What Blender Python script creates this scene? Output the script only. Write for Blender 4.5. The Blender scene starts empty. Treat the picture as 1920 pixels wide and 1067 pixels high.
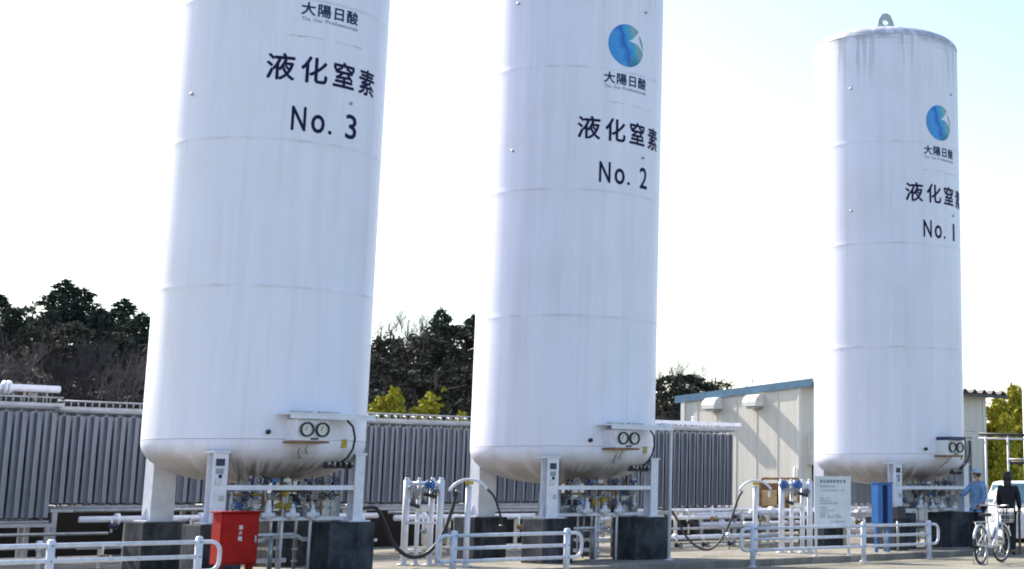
import bpy, bmesh, math, random
from mathutils import Vector, Matrix
R_ = math.radians
sc = bpy.context.scene
COL = sc.collection

# ------------------------------------------------------------------ camera, sky, sun, exposure
cam = bpy.data.cameras.new('camera')
cam.sensor_width = 36; cam.lens = 55.89; cam.shift_x = -0.2965; cam.shift_y = -0.1185
cam.clip_start = 0.1; cam.clip_end = 2000
camo = bpy.data.objects.new('camera', cam); COL.objects.link(camo)
camo.location = (0, 0, 1.3); camo.rotation_euler = (R_(90 + 11.538), 0, 0)
sc.camera = camo
SUN_AZ, SUN_EL = 144.0, 36.0
w = bpy.data.worlds.new('World'); sc.world = w; w.use_nodes = True
nt = w.node_tree; bg = nt.nodes['Background']
sky = nt.nodes.new('ShaderNodeTexSky'); sky.sky_type = 'NISHITA'; sky.sun_disc = False
sky.sun_elevation = R_(SUN_EL); sky.sun_rotation = R_(90 - SUN_AZ)
sky.air_density = 1.0; sky.dust_density = 1.1; sky.ozone_density = 0.25
nt.links.new(sky.outputs[0], bg.inputs[0]); bg.inputs[1].default_value = 0.138
sl = bpy.data.lights.new('sun', 'SUN'); sl.energy = 5.0; sl.angle = R_(0.5); sl.color = (1, .92, .79)
so = bpy.data.objects.new('sun', sl); COL.objects.link(so)
sdir = Vector((math.cos(R_(SUN_EL)) * math.cos(R_(SUN_AZ)), math.cos(R_(SUN_EL)) * math.sin(R_(SUN_AZ)), math.sin(R_(SUN_EL))))
so.rotation_euler = sdir.to_track_quat('Z', 'Y').to_euler(); so.location = (-30, 30, 40)
sc.view_settings.view_transform = 'Standard'; sc.view_settings.look = 'None'
sc.view_settings.exposure = 1.03; sc.view_settings.gamma = 1.0
sc.cycles.max_bounces = 6; sc.cycles.filter_width = 1.9

# ------------------------------------------------------------------ frames and helpers
T3 = Vector((-8.4916, 24.4525)); U = Vector((0.7012, 0.71297)); N = Vector((U.y, -U.x))
AZ = math.atan2(U.y, U.x)
S_TANK = {3: 0.0, 2: 5.741, 1: 14.360}
def P(s, d, z=0.0):
    q = T3 + U * s + N * d
    return Vector((q.x, q.y, z))

def rnd(seed): return random.Random(seed)

class MB:
    def __init__(self): self.v = []; self.f = []; self.m = []; self.sm = []; self.cur = 0
    def add(self, vs, fs, smooth=False):
        o = len(self.v); self.v += [tuple(p) for p in vs]
        for f in fs:
            self.f.append([i + o for i in f]); self.m.append(self.cur); self.sm.append(smooth)
        return self
    def box(self, x0, x1, y0, y1, z0, z1, M=None):
        vs = [Vector((x, y, z)) for z in (z0, z1) for y in (y0, y1) for x in (x0, x1)]
        if M is not None: vs = [M @ p for p in vs]
        return self.add(vs, [(0, 2, 3, 1), (4, 5, 7, 6), (0, 1, 5, 4), (2, 6, 7, 3), (0, 4, 6, 2), (1, 3, 7, 5)])
    def cbox(self, c, sx, sy, sz, rz=0, M=None):
        m = Matrix.Translation(c) @ Matrix.Rotation(rz, 4, 'Z')
        if M is not None: m = m @ M
        return self.box(-sx/2, sx/2, -sy/2, sy/2, -sz/2, sz/2, m)
    def tube(self, pts, r, n=8, cap=True, closed=False):
        pts = [Vector(p) for p in pts]; k = len(pts)
        rr = r if isinstance(r, (list, tuple)) else [r] * k
        vs = []; fs = []; a0 = None
        for i, p in enumerate(pts):
            if closed: t = (pts[(i + 1) % k] - pts[i - 1])
            elif i == 0: t = pts[1] - p
            elif i == k - 1: t = p - pts[i - 1]
            else: t = (pts[i + 1] - p).normalized() + (p - pts[i - 1]).normalized()
            if t.length < 1e-9: t = Vector((0, 0, 1))
            t.normalize()
            if a0 is None:
                a0 = t.orthogonal().normalized()
            else:
                a0 = a0 - t * a0.dot(t)
                a0 = t.orthogonal().normalized() if a0.length < 1e-6 else a0.normalized()
            b = t.cross(a0)
            for j in range(n):
                th = 2 * math.pi * j / n
                vs.append(p + (a0 * math.cos(th) + b * math.sin(th)) * rr[i])
        for i in range(k if closed else k - 1):
            i2 = (i + 1) % k
            for j in range(n):
                j2 = (j + 1) % n
                fs.append((i * n + j, i * n + j2, i2 * n + j2, i2 * n + j))
        if cap and not closed:
            fs.append(tuple(reversed(range(n)))); fs.append(tuple((k - 1) * n + j for j in range(n)))
        return self.add(vs, fs, True)
    def rod(self, p0, p1, r, r1=None, n=10): return self.tube([p0, p1], [r, r if r1 is None else r1], n)
    def lathe(self, prof, n=32, M=None, a0=0.0, a1=2 * math.pi, flat=False):
        full = abs(a1 - a0 - 2 * math.pi) < 1e-6; k = n if full else n + 1
        vs = []; fs = []
        for (r, z) in prof:
            for j in range(k):
                a = a0 + (a1 - a0) * j / n
                vs.append(Vector((r * math.cos(a), r * math.sin(a), z)))
        if M is not None: vs = [M @ p for p in vs]
        for i in range(len(prof) - 1):
            for j in range(n):
                j2 = (j + 1) % k
                fs.append((i * k + j, i * k + j2, (i + 1) * k + j2, (i + 1) * k + j))
        return self.add(vs, fs, not flat)
    def prism(self, poly, h0, h1, M=None):
        n = len(poly)
        vs = [Vector((x, y, h0)) for x, y in poly] + [Vector((x, y, h1)) for x, y in poly]
        if M is not None: vs = [M @ p for p in vs]
        fs = [tuple(reversed(range(n))), tuple(range(n, 2 * n))] + [(i, (i + 1) % n, n + (i + 1) % n, n + i) for i in range(n)]
        return self.add(vs, fs)
    def sphere(self, c, r, n=12, sc_=(1, 1, 1)):
        m = Matrix.Translation(c) @ Matrix.Diagonal((sc_[0], sc_[1], sc_[2], 1))
        k = max(6, n // 2)
        return self.lathe([(max(1e-4, r * math.sin(math.pi * i / k)), -r * math.cos(math.pi * i / k)) for i in range(k + 1)], n, m)
    def torus(self, c, Rr, r, M=None, n=24, k=6):
        pts = [Vector((Rr * math.cos(2 * math.pi * i / n), Rr * math.sin(2 * math.pi * i / n), 0)) for i in range(n)]
        if M is not None: pts = [M @ p for p in pts]
        return self.tube([Vector(c) + p for p in pts], r, k, closed=True)
    def mesh(self, name, mats):
        me = bpy.data.meshes.new(name); me.from_pydata(self.v, [], self.f)
        for m in (mats if isinstance(mats, (list, tuple)) else [mats]): me.materials.append(m)
        me.polygons.foreach_set('material_index', self.m)
        me.polygons.foreach_set('use_smooth', self.sm)
        me.update(); return me
    def build(self, name, mats, parent=None, loc=None, bevel=0.0, off=(0, 0, 0)):
        if any(off): self.v = [(x + off[0], y + off[1], z + off[2]) for x, y, z in self.v]
        o = bpy.data.objects.new(name, self.mesh(name, mats)); COL.objects.link(o)
        if parent is not None: o.parent = parent
        if loc is not None: o.location = loc
        if bevel:
            b = o.modifiers.new('bevel', 'BEVEL'); b.width = bevel; b.segments = 2; b.limit_method = 'ANGLE'; b.angle_limit = R_(40)
        return o

def tag(o, label=None, cat=None, group=None, kind=None):
    if label: o['label'] = label
    if cat: o['category'] = cat
    if group: o['group'] = group
    if kind: o['kind'] = kind
    return o
def thing(name, label, cat, loc, rz=AZ, group=None):
    o = bpy.data.objects.new(name, None); COL.objects.link(o); o.empty_display_size = .2
    o.location = loc; o.rotation_euler = (0, 0, rz)
    return tag(o, label, cat, group)
def children(o): return [c for c in COL.objects if c.parent == o]
def copy_tree(o, parent=None):
    c = o.copy(); COL.objects.link(c)
    if parent is not None: c.parent = parent
    for ch in list(o.children): copy_tree(ch, c)
    return c

# ------------------------------------------------------------------ materials
def mat(name, col, rough=.6, metal=0.0, var=.12, scale=6.0, stretch=(1, 1, 1), col2=None, bump=0.0, bscale=None, spec=.5, detail=5.0, lo=.35, hi=.65):
    m = bpy.data.materials.new(name); m.use_nodes = True; t = m.node_tree; b = t.nodes['Principled BSDF']
    b.inputs['Roughness'].default_value = rough; b.inputs['Metallic'].default_value = metal
    b.inputs['Specular IOR Level'].default_value = spec
    tc = t.nodes.new('ShaderNodeTexCoord'); mp = t.nodes.new('ShaderNodeMapping'); mp.inputs['Scale'].default_value = stretch
    t.links.new(tc.outputs['Object'], mp.inputs[0])
    no = t.nodes.new('ShaderNodeTexNoise'); no.inputs['Scale'].default_value = scale; no.inputs['Detail'].default_value = detail
    t.links.new(mp.outputs[0], no.inputs['Vector'])
    rp = t.nodes.new('ShaderNodeValToRGB'); rp.color_ramp.elements[0].position = lo; rp.color_ramp.elements[1].position = hi
    c2 = col2 if col2 else tuple(max(0, c * (1 - var * 2)) for c in col)
    rp.color_ramp.elements[0].color = (*c2, 1); rp.color_ramp.elements[1].color = (*col, 1)
    t.links.new(no.outputs['Fac'], rp.inputs[0]); t.links.new(rp.outputs[0], b.inputs['Base Color'])
    if bump:
        n2 = t.nodes.new('ShaderNodeTexNoise'); n2.inputs['Scale'].default_value = bscale or scale * 4; n2.inputs['Detail'].default_value = 6
        t.links.new(mp.outputs[0], n2.inputs['Vector'])
        bp = t.nodes.new('ShaderNodeBump'); bp.inputs['Strength'].default_value = bump; bp.inputs['Distance'].default_value = .02
        t.links.new(n2.outputs['Fac'], bp.inputs['Height']); t.links.new(bp.outputs[0], b.inputs['Normal'])
    return m

class NG:  # tiny node helper
    def __init__(self, m): self.t = m.node_tree; self.b = self.t.nodes['Principled BSDF']
    def n(self, typ, **kw):
        x = self.t.nodes.new(typ)
        for k, v in kw.items(): setattr(x, k, v)
        return x
    def l(self, a, b): self.t.links.new(a, b)
    def math(self, op, a, b=None, clamp=False):
        x = self.n('ShaderNodeMath', operation=op); x.use_clamp = clamp
        for i, q in enumerate((a, b)):
            if q is None: continue
            if isinstance(q, (int, float)): x.inputs[i].default_value = q
            else: self.l(q, x.inputs[i])
        return x.outputs[0]
    def noise(self, vec, scale, detail=4, rough=.5):
        x = self.n('ShaderNodeTexNoise'); x.inputs['Scale'].default_value = scale; x.inputs['Detail'].default_value = detail; x.inputs['Roughness'].default_value = rough
        self.l(vec, x.inputs['Vector']); return x.outputs['Fac']
    def mapr(self, v, a, b, c=0.0, d=1.0):
        x = self.n('ShaderNodeMapRange'); x.clamp = True; x.interpolation_type = 'SMOOTHSTEP'
        self.l(v, x.inputs[0])
        for i, q in enumerate((a, b, c, d)): x.inputs[i + 1].default_value = q
        return x.outputs[0]
    def mix(self, fac, a, b):
        x = self.n('ShaderNodeMix', data_type='RGBA')
        if isinstance(fac, (int, float)): x.inputs[0].default_value = fac
        else: self.l(fac, x.inputs[0])
        for sock, q in ((x.inputs[6], a), (x.inputs[7], b)):
            if isinstance(q, tuple): sock.default_value = (*q, 1)
            else: self.l(q, sock)
        return x.outputs[2]

def tank_paint(name, dish):
    m = bpy.data.materials.new(name); m.use_nodes = True; g = NG(m)
    g.b.inputs['Roughness'].default_value = .42
    tc = g.n('ShaderNodeTexCoord'); geo = tc.outputs['Object']
    oi = g.n('ShaderNodeObjectInfo')
    off = g.n('ShaderNodeVectorMath', operation='ADD'); g.l(geo, off.inputs[0])
    cmb = g.n('ShaderNodeCombineXYZ'); g.l(g.math('MULTIPLY', oi.outputs['Random'], 37.0), cmb.inputs[0]); g.l(cmb.outputs[0], off.inputs[1])
    sep = g.n('ShaderNodeSeparateXYZ'); g.l(geo, sep.inputs[0])
    st = g.n('ShaderNodeMapping'); st.inputs['Scale'].default_value = (1, 1, .035); g.l(off.outputs[0], st.inputs[0])
    s1 = g.noise(st.outputs[0], 5.0, 5, .6); s2 = g.noise(st.outputs[0], 16.0, 4, .6); bl = g.noise(off.outputs[0], 1.2, 4)
    base = g.mix(g.mapr(s1, .40, .75), (.77, .785, .925), (.70, .715, .845))  # lavender cast of the skylight is put into these white base tones
    base = g.mix(g.math('MULTIPLY', g.mapr(s2, .52, .82), .28), base, (.56, .58, .62))
    base = g.mix(g.math('MULTIPLY', g.mapr(bl, .45, .7), .25), base, (.66, .67, .70))
    z = sep.outputs['Z']
    if not dish:
        w1 = g.noise(off.outputs[0], .55, 3); pch = g.noise(off.outputs[0], 5.5, 5, .7)
        base = g.mix(g.math('MULTIPLY', g.mapr(w1, .45, .7), g.mapr(s1, .35, .7, .05, .28)), base, (.60, .61, .66))
        base = g.mix(g.math('MULTIPLY', g.mapr(pch, .66, .76), .16), base, (.55, .55, .57))
        # grime caught along the weld seams
        for zz in (4.17, 6.35, 8.54, 10.72):
            d = g.math('ABSOLUTE', g.math('SUBTRACT', z, zz - .8))
            ln = g.mapr(d, .034, .006)
            brk = g.noise(off.outputs[0], 2.2, 3)
            base = g.mix(g.math('MULTIPLY', ln, g.mapr(brk, .42, .66, .05, .36)), base, (.33, .34, .36))
        # runs down from the head
        top = g.mapr(z, 8.6, 10.15); run = g.mapr(g.noise(st.outputs[0], 7.0, 3, .7), .48, .66)
        base = g.mix(g.math('MULTIPLY', g.math('MULTIPLY', top, run), .75), base, (.33, .35, .40))
        base = g.mix(g.math('MULTIPLY', g.mapr(z, 9.93, 10.10), g.mapr(g.noise(off.outputs[0], 4.0, 4), .35, .6, .1, .75)), base, (.34, .36, .41))
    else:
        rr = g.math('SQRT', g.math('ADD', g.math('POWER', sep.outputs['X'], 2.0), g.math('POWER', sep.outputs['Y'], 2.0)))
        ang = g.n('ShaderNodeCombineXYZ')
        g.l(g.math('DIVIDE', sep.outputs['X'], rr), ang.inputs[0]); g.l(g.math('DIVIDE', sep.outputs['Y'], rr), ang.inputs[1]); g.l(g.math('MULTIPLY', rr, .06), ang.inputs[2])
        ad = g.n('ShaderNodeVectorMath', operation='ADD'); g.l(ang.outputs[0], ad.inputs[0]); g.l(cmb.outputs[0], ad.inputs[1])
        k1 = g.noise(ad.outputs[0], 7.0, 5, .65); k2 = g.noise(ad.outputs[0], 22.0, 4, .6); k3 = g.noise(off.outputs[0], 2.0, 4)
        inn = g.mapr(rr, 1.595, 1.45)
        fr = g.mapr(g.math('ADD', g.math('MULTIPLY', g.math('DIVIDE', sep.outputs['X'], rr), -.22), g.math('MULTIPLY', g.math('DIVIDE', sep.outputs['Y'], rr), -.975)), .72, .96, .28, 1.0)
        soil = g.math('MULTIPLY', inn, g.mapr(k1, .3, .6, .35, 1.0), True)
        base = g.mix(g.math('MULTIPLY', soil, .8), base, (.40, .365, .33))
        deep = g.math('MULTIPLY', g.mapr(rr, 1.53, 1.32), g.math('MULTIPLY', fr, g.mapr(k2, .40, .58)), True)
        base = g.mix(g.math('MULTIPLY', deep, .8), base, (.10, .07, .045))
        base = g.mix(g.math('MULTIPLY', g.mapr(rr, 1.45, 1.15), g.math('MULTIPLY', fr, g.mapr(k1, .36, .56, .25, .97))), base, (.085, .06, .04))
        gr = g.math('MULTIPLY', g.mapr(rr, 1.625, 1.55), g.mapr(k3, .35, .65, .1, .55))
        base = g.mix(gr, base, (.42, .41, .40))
    g.l(base, g.b.inputs['Base Color'])
    return m

def concrete(name, c1, c2, streak=.0):
    m = bpy.data.materials.new(name); m.use_nodes = True; g = NG(m)
    g.b.inputs['Roughness'].default_value = .95; g.b.inputs['Specular IOR Level'].default_value = .1
    tc = g.n('ShaderNodeTexCoord'); oi = g.n('ShaderNodeObjectInfo')
    off = g.n('ShaderNodeVectorMath', operation='ADD'); g.l(tc.outputs['Object'], off.inputs[0]); g.l(oi.outputs['Location'], off.inputs[1])
    a = g.noise(off.outputs[0], 2.2, 7, .62); b = g.noise(off.outputs[0], 14, 6, .6)
    base = g.mix(g.mapr(a, .35, .65), c1, c2)
    base = g.mix(g.math('MULTIPLY', g.mapr(b, .5, .7), .35), base, tuple(x * .6 for x in c1))
    if streak:
        st = g.n('ShaderNodeMapping'); st.inputs['Scale'].default_value = (1, 1, .12); g.l(off.outputs[0], st.inputs[0])
        base = g.mix(g.math('MULTIPLY', g.mapr(g.noise(st.outputs[0], 7, 4, .6), .5, .66), streak), base, tuple(x * 2.2 for x in c2))
    g.l(base, g.b.inputs['Base Color'])
    bp = g.n('ShaderNodeBump'); bp.inputs['Strength'].default_value = .35; bp.inputs['Distance'].default_value = .01
    g.l(b, bp.inputs['Height']); g.l(bp.outputs[0], g.b.inputs['Normal'])
    return m

M = {}
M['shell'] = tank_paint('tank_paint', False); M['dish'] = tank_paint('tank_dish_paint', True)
M['white'] = mat('white_paint', (.72, .74, .83), .4, var=.07, scale=9)  # bluish tint of skylit shade mixed into the white
M['rail'] = mat('white_rail_paint', (.69, .72, .83), .4, var=.1, scale=14, stretch=(1, 1, .5))  # white with the blue of the skylight painted in
M['cream'] = mat('cream_pipe_paint', (.74, .70, .60), .5, var=.12, scale=8)
M['ink'] = mat('navy_lettering', (.008, .012, .06), .6, var=.1, spec=.15)
M['ink2'] = mat('teal_navy_lettering', (.012, .05, .13), .6, var=.1, spec=.15)
M['ink3'] = mat('grey_blue_lettering', (.28, .33, .40), .5, var=.1)
M['ghost'] = mat('faded_mark', (.50, .51, .53), .6, var=.15, scale=20, lo=.4, hi=.55, col2=(.72, .72, .72))
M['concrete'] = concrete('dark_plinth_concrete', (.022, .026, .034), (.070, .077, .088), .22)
M['pad'] = concrete('pad_concrete', (.18, .17, .15), (.30, .28, .24), .12)
M['kerb'] = concrete('kerb_concrete', (.17, .165, .155), (.27, .26, .24))
M['asphalt'] = mat('asphalt', (.265, .25, .20), .9, var=.2, scale=1.3, bump=.4, bscale=90, detail=9)
M['soil'] = mat('ground_soil', (.16, .145, .11), .95, var=.25, scale=.8, bump=.3, bscale=20, detail=8)
M['hill'] = mat('hill_litter', (.030, .025, .022), .95, var=.3, scale=.5, bump=.4, bscale=6, detail=8)
M['steel'] = mat('galvanised_steel', (.42, .44, .46), .45, .6, var=.15, scale=12)
M['stain'] = mat('stainless_pipe', (.55, .56, .57), .3, .85, var=.12, scale=14)
M['dark'] = mat('dark_rubber', (.018, .02, .026), .55, var=.2, scale=20)
M['hosegrey'] = mat('grey_hose', (.055, .062, .07), .6, var=.2, scale=16)
M['black'] = mat('black_metal', (.03, .032, .04), .5, var=.2, scale=12)
M['brass'] = mat('brass_fitting', (.38, .27, .10), .4, .7, var=.2, scale=20)
M['blue'] = mat('blue_enamel', (.012, .12, .38), .4, var=.12, scale=5)
M['bluev'] = mat('blue_handwheel', (.015, .12, .38), .4, var=.15, scale=15)
M['navyv'] = mat('navy_valve', (.02, .03, .10), .45, var=.2, scale=15)
M['yellow'] = mat('yellow_paint', (.55, .38, .02), .5, var=.15, scale=12)
M['greenv'] = mat('green_valve', (.05, .16, .10), .5, var=.2, scale=14)
M['red'] = mat('red_enamel', (.36, .010, .008), .7, var=.14, scale=7, spec=.2)
M['fin'] = mat('weathered_aluminium', (.225, .255, .315), .65, .05, var=.2, scale=3.0, stretch=(4, 4, .3))
M['fin2'] = mat('pale_aluminium', (.36, .38, .42), .5, .3, var=.14, scale=4.0)
M['wall'] = mat('siding_beige', (.66, .63, .57), .7, var=.05, scale=2.5, stretch=(2.2, 2.2, .15), bump=.1, bscale=8)
M['wallc'] = mat('siding_white_trim', (.70, .70, .67), .6, var=.05)
M['fascia'] = mat('blue_fascia', (.05, .16, .28), .5, var=.14, scale=3, stretch=(1, 1, 4))
M['roof'] = mat('roof_steel', (.10, .09, .095), .6, .2, var=.2, scale=6)
M['hood'] = mat('vent_hood_paint', (.72, .71, .67), .5, var=.07, scale=8)
M['door'] = mat('door_dark', (.035, .03, .028), .6, var=.15)
M['board'] = mat('sign_board_paint', (.66, .70, .74), .5, var=.04, scale=5)
M['glyph'] = mat('sign_ink', (.05, .08, .16), .6, var=.1)
M['glyph2'] = mat('sign_ink_pale', (.30, .36, .46), .6, var=.2, scale=30)
M['rust'] = mat('rusty_brown_steel', (.30, .15, .07), .75, var=.25, scale=8)
M['card'] = mat('tan_cardboard', (.48, .34, .18), .85, var=.12, scale=6)
M['wood'] = mat('brown_timber', (.24, .14, .06), .75, var=.2, scale=6, stretch=(1, 1, .2))
M['glass'] = mat('windscreen_glass', (.10, .22, .28), .06, var=.1, scale=2, spec=.9)
M['gface'] = mat('gauge_face', (.66, .66, .62), .4, var=.05)
M['tyre'] = mat('tyre_rubber', (.02, .02, .022), .8, var=.2, scale=20)
M['skin'] = mat('skin', (.42, .25, .17), .55, var=.08, scale=12)
M['hair'] = mat('dark_hair', (.018, .011, .009), .5, var=.3, scale=30, stretch=(1, 1, .2))
M['shirt'] = mat('light_blue_shirt', (.20, .36, .62), .85, var=.14, scale=8, bump=.3, bscale=18)
M['trouser'] = mat('dark_trousers', (.016, .017, .028), .85, var=.2, scale=9)
M['coat'] = mat('black_coat', (.012, .011, .020), .85, var=.25, scale=9, bump=.3, bscale=16)
M['cap'] = mat('pale_blue_cap', (.42, .50, .66), .8, var=.1)
M['shoe'] = mat('black_shoe', (.015, .015, .015), .5, var=.1)
M['bark'] = mat('bark', (.10, .08, .07), .9, var=.25, scale=6, stretch=(1, 1, .25))
M['twig'] = mat('bare_twig', (.10, .082, .088), .9, var=.25, scale=2)
def leafmat(name, c1, c2, c3, trans=.15):
    m = bpy.data.materials.new(name); m.use_nodes = True; g = NG(m); g.b.inputs['Roughness'].default_value = .95; g.b.inputs['Specular IOR Level'].default_value = .08
    tc = g.n('ShaderNodeTexCoord'); ge = g.n('ShaderNodeNewGeometry')
    a = g.noise(tc.outputs['Object'], .9, 3)
    base = g.mix(g.mapr(a, .35, .65), c1, c2)
    base = g.mix(g.math('MULTIPLY', ge.outputs['Random Per Island'], .6), base, c3)
    g.l(base, g.b.inputs['Base Color']); return m
M['conifer'] = leafmat('conifer_needles', (.032, .055, .045), (.05, .075, .055), (.075, .095, .075))
M['evergreen'] = leafmat('evergreen_leaves', (.045, .052, .045), (.07, .072, .055), (.10, .092, .08))
M['bamboo'] = leafmat('bamboo_leaves', (.38, .35, .035), (.23, .26, .03), (.48, .40, .06))
M['olive'] = leafmat('olive_leaves', (.13, .12, .04), (.10, .11, .04), (.19, .16, .06))

# ------------------------------------------------------------------ setting: ground, pad, road, hill
def strip(name, pts, z, m, kind='structure'):
    mb = MB(); mb.add([(x, y, z) for x, y in pts], [tuple(range(len(pts)))])
    return tag(mb.build(name, m), kind=kind)
def hill_h(x, y):
    e = max(0.0, min(1.0, (y - 46) / 46)); e = e * e * (3 - 2 * e)
    k = 8.2 if x < -24 else (8.2 - (x + 24) * .22 if x < 8 else 1.2)
    k += .8 * math.sin(x * .13 + 1.0) + .6 * math.sin(x * .31 + y * .1)
    back = max(0.0, (y - 100) / 100) * 4
    return max(0.0, e * (max(.8, k) + back))
g = MB()
gx = [-900, -400, -200] + [-140 + 6 * i for i in range(41)] + [140, 200, 400, 900]
gy = [-300, -100, -20, 0, 20, 36, 44] + [46 + 4 * i for i in range(20)] + [130, 150, 200, 400, 900]
for y in gy:
    for x in gx: g.v.append((x, y, -0.02 + (hill_h(x, y) if y > 44 else 0)))
nx = len(gx)
for j in range(len(gy) - 1):
    for i in range(nx - 1):
        g.f.append([j * nx + i, j * nx + i + 1, (j + 1) * nx + i + 1, (j + 1) * nx + i]); g.m.append(1 if gy[j] >= 46 else 0); g.sm.append(True)
tag(g.build('ground', [M['soil'], M['hill']]), kind='structure')
def quad(name, s0, s1, d0, d1, z, m):
    q = [P(s0, d0), P(s1, d0), P(s1, d1), P(s0, d1)]
    return strip(name, [(p.x, p.y) for p in q], z, m)
quad('road', -60, 90, 2.98, 60, -0.008, M['asphalt'])
pad = MB(); pad.box(-30, 44, -2.795, 9.5, -.1, .082)
for i in range(25):
    for ya, yb in ((-2.80, -.6), (-.588, 2.4), (2.412, 5.4), (5.412, 9.5)): pad.box(-30 + i * 2.96, -30 + i * 2.96 + 2.946, ya, yb, .0825, .09)
tag(pad.build('concrete_pad', M['pad'], loc=P(0, 0, 0)), kind='structure').rotation_euler = (0, 0, AZ)
kb = MB()
for i in range(74): kb.box(-30 + i, -29.006 + i, -2.95, -2.803, -.1, .105)
ko = kb.build('kerb', M['kerb'], loc=P(0, 0, 0), bevel=.012); ko.rotation_euler = (0, 0, AZ); tag(ko, kind='structure')

# ------------------------------------------------------------------ text helpers
def glyph_mesh(ch, bold=.0):
    c = bpy.data.curves.new('glyph', 'FONT'); c.body = ch; c.offset = bold; c.resolution_u = 3
    o = bpy.data.objects.new('glyph', c); COL.objects.link(o)
    dg = bpy.context.evaluated_depsgraph_get(); dg.update()
    me = bpy.data.meshes.new_from_object(o.evaluated_get(dg))
    vs = [v.co.copy() for v in me.vertices]; fs = [tuple(p.vertices) for p in me.polygons]
    bpy.data.objects.remove(o); bpy.data.curves.remove(c); bpy.data.meshes.remove(me)
    return vs, fs
def ink_cell(ch, x0, x1, z0, z1, bold=.0, em=None):
    """glyph fitted to a box (x along the surface, z up); em=(x0,x1,y0,y1) fits the em cell instead of the ink"""
    vs, fs = glyph_mesh(ch)
    if em is None:
        a0 = min(v.x for v in vs); a1 = max(v.x for v in vs); b0 = min(v.y for v in vs); b1 = max(v.y for v in vs)
    else: a0, a1, b0, b1 = em
    base = [(x0 + (v.x - a0) / (a1 - a0) * (x1 - x0), z0 + (v.y - b0) / (b1 - b0) * (z1 - z0)) for v in vs]
    if not bold: return [Vector((x, z, 0)) for x, z in base], fs
    b = bold * (x1 - x0); V = []; F = []
    for k, (dx, dz) in enumerate(((0, 0), (b, 0), (-b, 0), (0, b), (0, -b))):   # the brush width of a painted stroke
        F += [tuple(i + len(V) for i in f) for f in fs]; V += [Vector((x + dx, z + dz, .0004 * k)) for x, z in base]
    return V, F
def wrap_build(name, cells, Rr, m, parent, zoff, uv=False):
    """lay flat cells on a cylinder of radius Rr; x is arc length from the front, front faces local -y"""
    bm = bmesh.new()
    for vs, fs in cells:
        bv = [bm.verts.new(v) for v in vs]
        for f in fs:
            try: bm.faces.new([bv[i] for i in f])
            except ValueError: pass
    xs = [v.co.x for v in bm.verts]; x = min(xs) + .05
    while x < max(xs):
        bmesh.ops.bisect_plane(bm, geom=bm.verts[:] + bm.edges[:] + bm.faces[:], plane_co=(x, 0, 0), plane_no=(1, 0, 0)); x += .06
    lay = bm.loops.layers.uv.new('UVMap') if uv else None
    if uv:
        for f in bm.faces:
            for l in f.loops: l[lay].uv = (l.vert.co.x, l.vert.co.y)
    for v in bm.verts:
        a = v.co.x / 1.61
        q = Rr + v.co.z
        v.co = Vector((q * math.sin(a), -q * math.cos(a), v.co.y + zoff))
    bmesh.ops.recalc_face_normals(bm, faces=bm.faces)
    me = bpy.data.meshes.new(name); bm.to_mesh(me); bm.free(); me.materials.append(m)
    o = bpy.data.objects.new(name, me); COL.objects.link(o); o.parent = parent
    return o

def logo_material():
    m = bpy.data.materials.new('emblem_blue'); m.use_nodes = True; g = NG(m); g.b.inputs['Roughness'].default_value = .45
    uv = g.n('ShaderNodeUVMap'); uv.uv_map = 'UVMap'
    sep = g.n('ShaderNodeSeparateXYZ'); g.l(uv.outputs[0], sep.inputs[0])
    x = g.math('DIVIDE', g.math('SUBTRACT', sep.outputs[0], -.056), .39); y = g.math('DIVIDE', g.math('SUBTRACT', sep.outputs[1], 9.03), .39)
    nz = g.math('MULTIPLY', g.math('SUBTRACT', g.noise(uv.outputs[0], 7.0, 2), .5), .5)
    t = g.math('ADD', g.math('ADD', g.math('MULTIPLY', x, .8), g.math('MULTIPLY', y, .32)), nz)
    rp = g.n('ShaderNodeValToRGB'); e = rp.color_ramp.elements
    e[0].position = 0; e[0].color = (.03, .26, .64, 1); e[1].position = 1; e[1].color = (.06, .30, .36, 1)
    for p, c in ((.24, (.03, .30, .72)), (.42, (.004, .10, .50)), (.56, (.02, .30, .68)), (.72, (.05, .38, .58)), (.86, (.24, .38, .40))):
        q = e.new(p); q.color = (*c, 1)
    g.l(g.mapr(t, -1.0, 1.0), rp.inputs[0])
    low = g.math('MULTIPLY', g.mapr(y, -.2, -.9), g.mapr(x, -.2, .5))
    col = g.mix(g.math('MULTIPLY', low, .8), rp.outputs[0], (.015, .15, .22))
    g.l(col, g.b.inputs['Base Color']); return m
M['emblem'] = logo_material()
def emblem_cells():
    cx, cz, r = -.056, 9.03, .39
    a_s, a_e = R_(50), R_(347)
    pts = [(math.cos(a_s + (a_e - a_s) * i / 60), math.sin(a_s + (a_e - a_s) * i / 60)) for i in range(61)]
    pts += [(.92, -.10), (.80, .02), (.62, .13), (.43, .19), (.24, .22), (.07, .22), (.20, .30), (.34, .40), (.48, .56)]
    body = [Vector((cx + x * r, cz + y * r, 0)) for x, y in pts]
    sl = [Vector((cx + x * r, cz + y * r, 0)) for x, y in [(.66, .60), (.80, .50), (.92, .28), (1.0, -.08), (.86, .12), (.74, .36)]]
    return [(body, [tuple(range(len(body)))]), (sl, [tuple(range(len(sl)))])]

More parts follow.
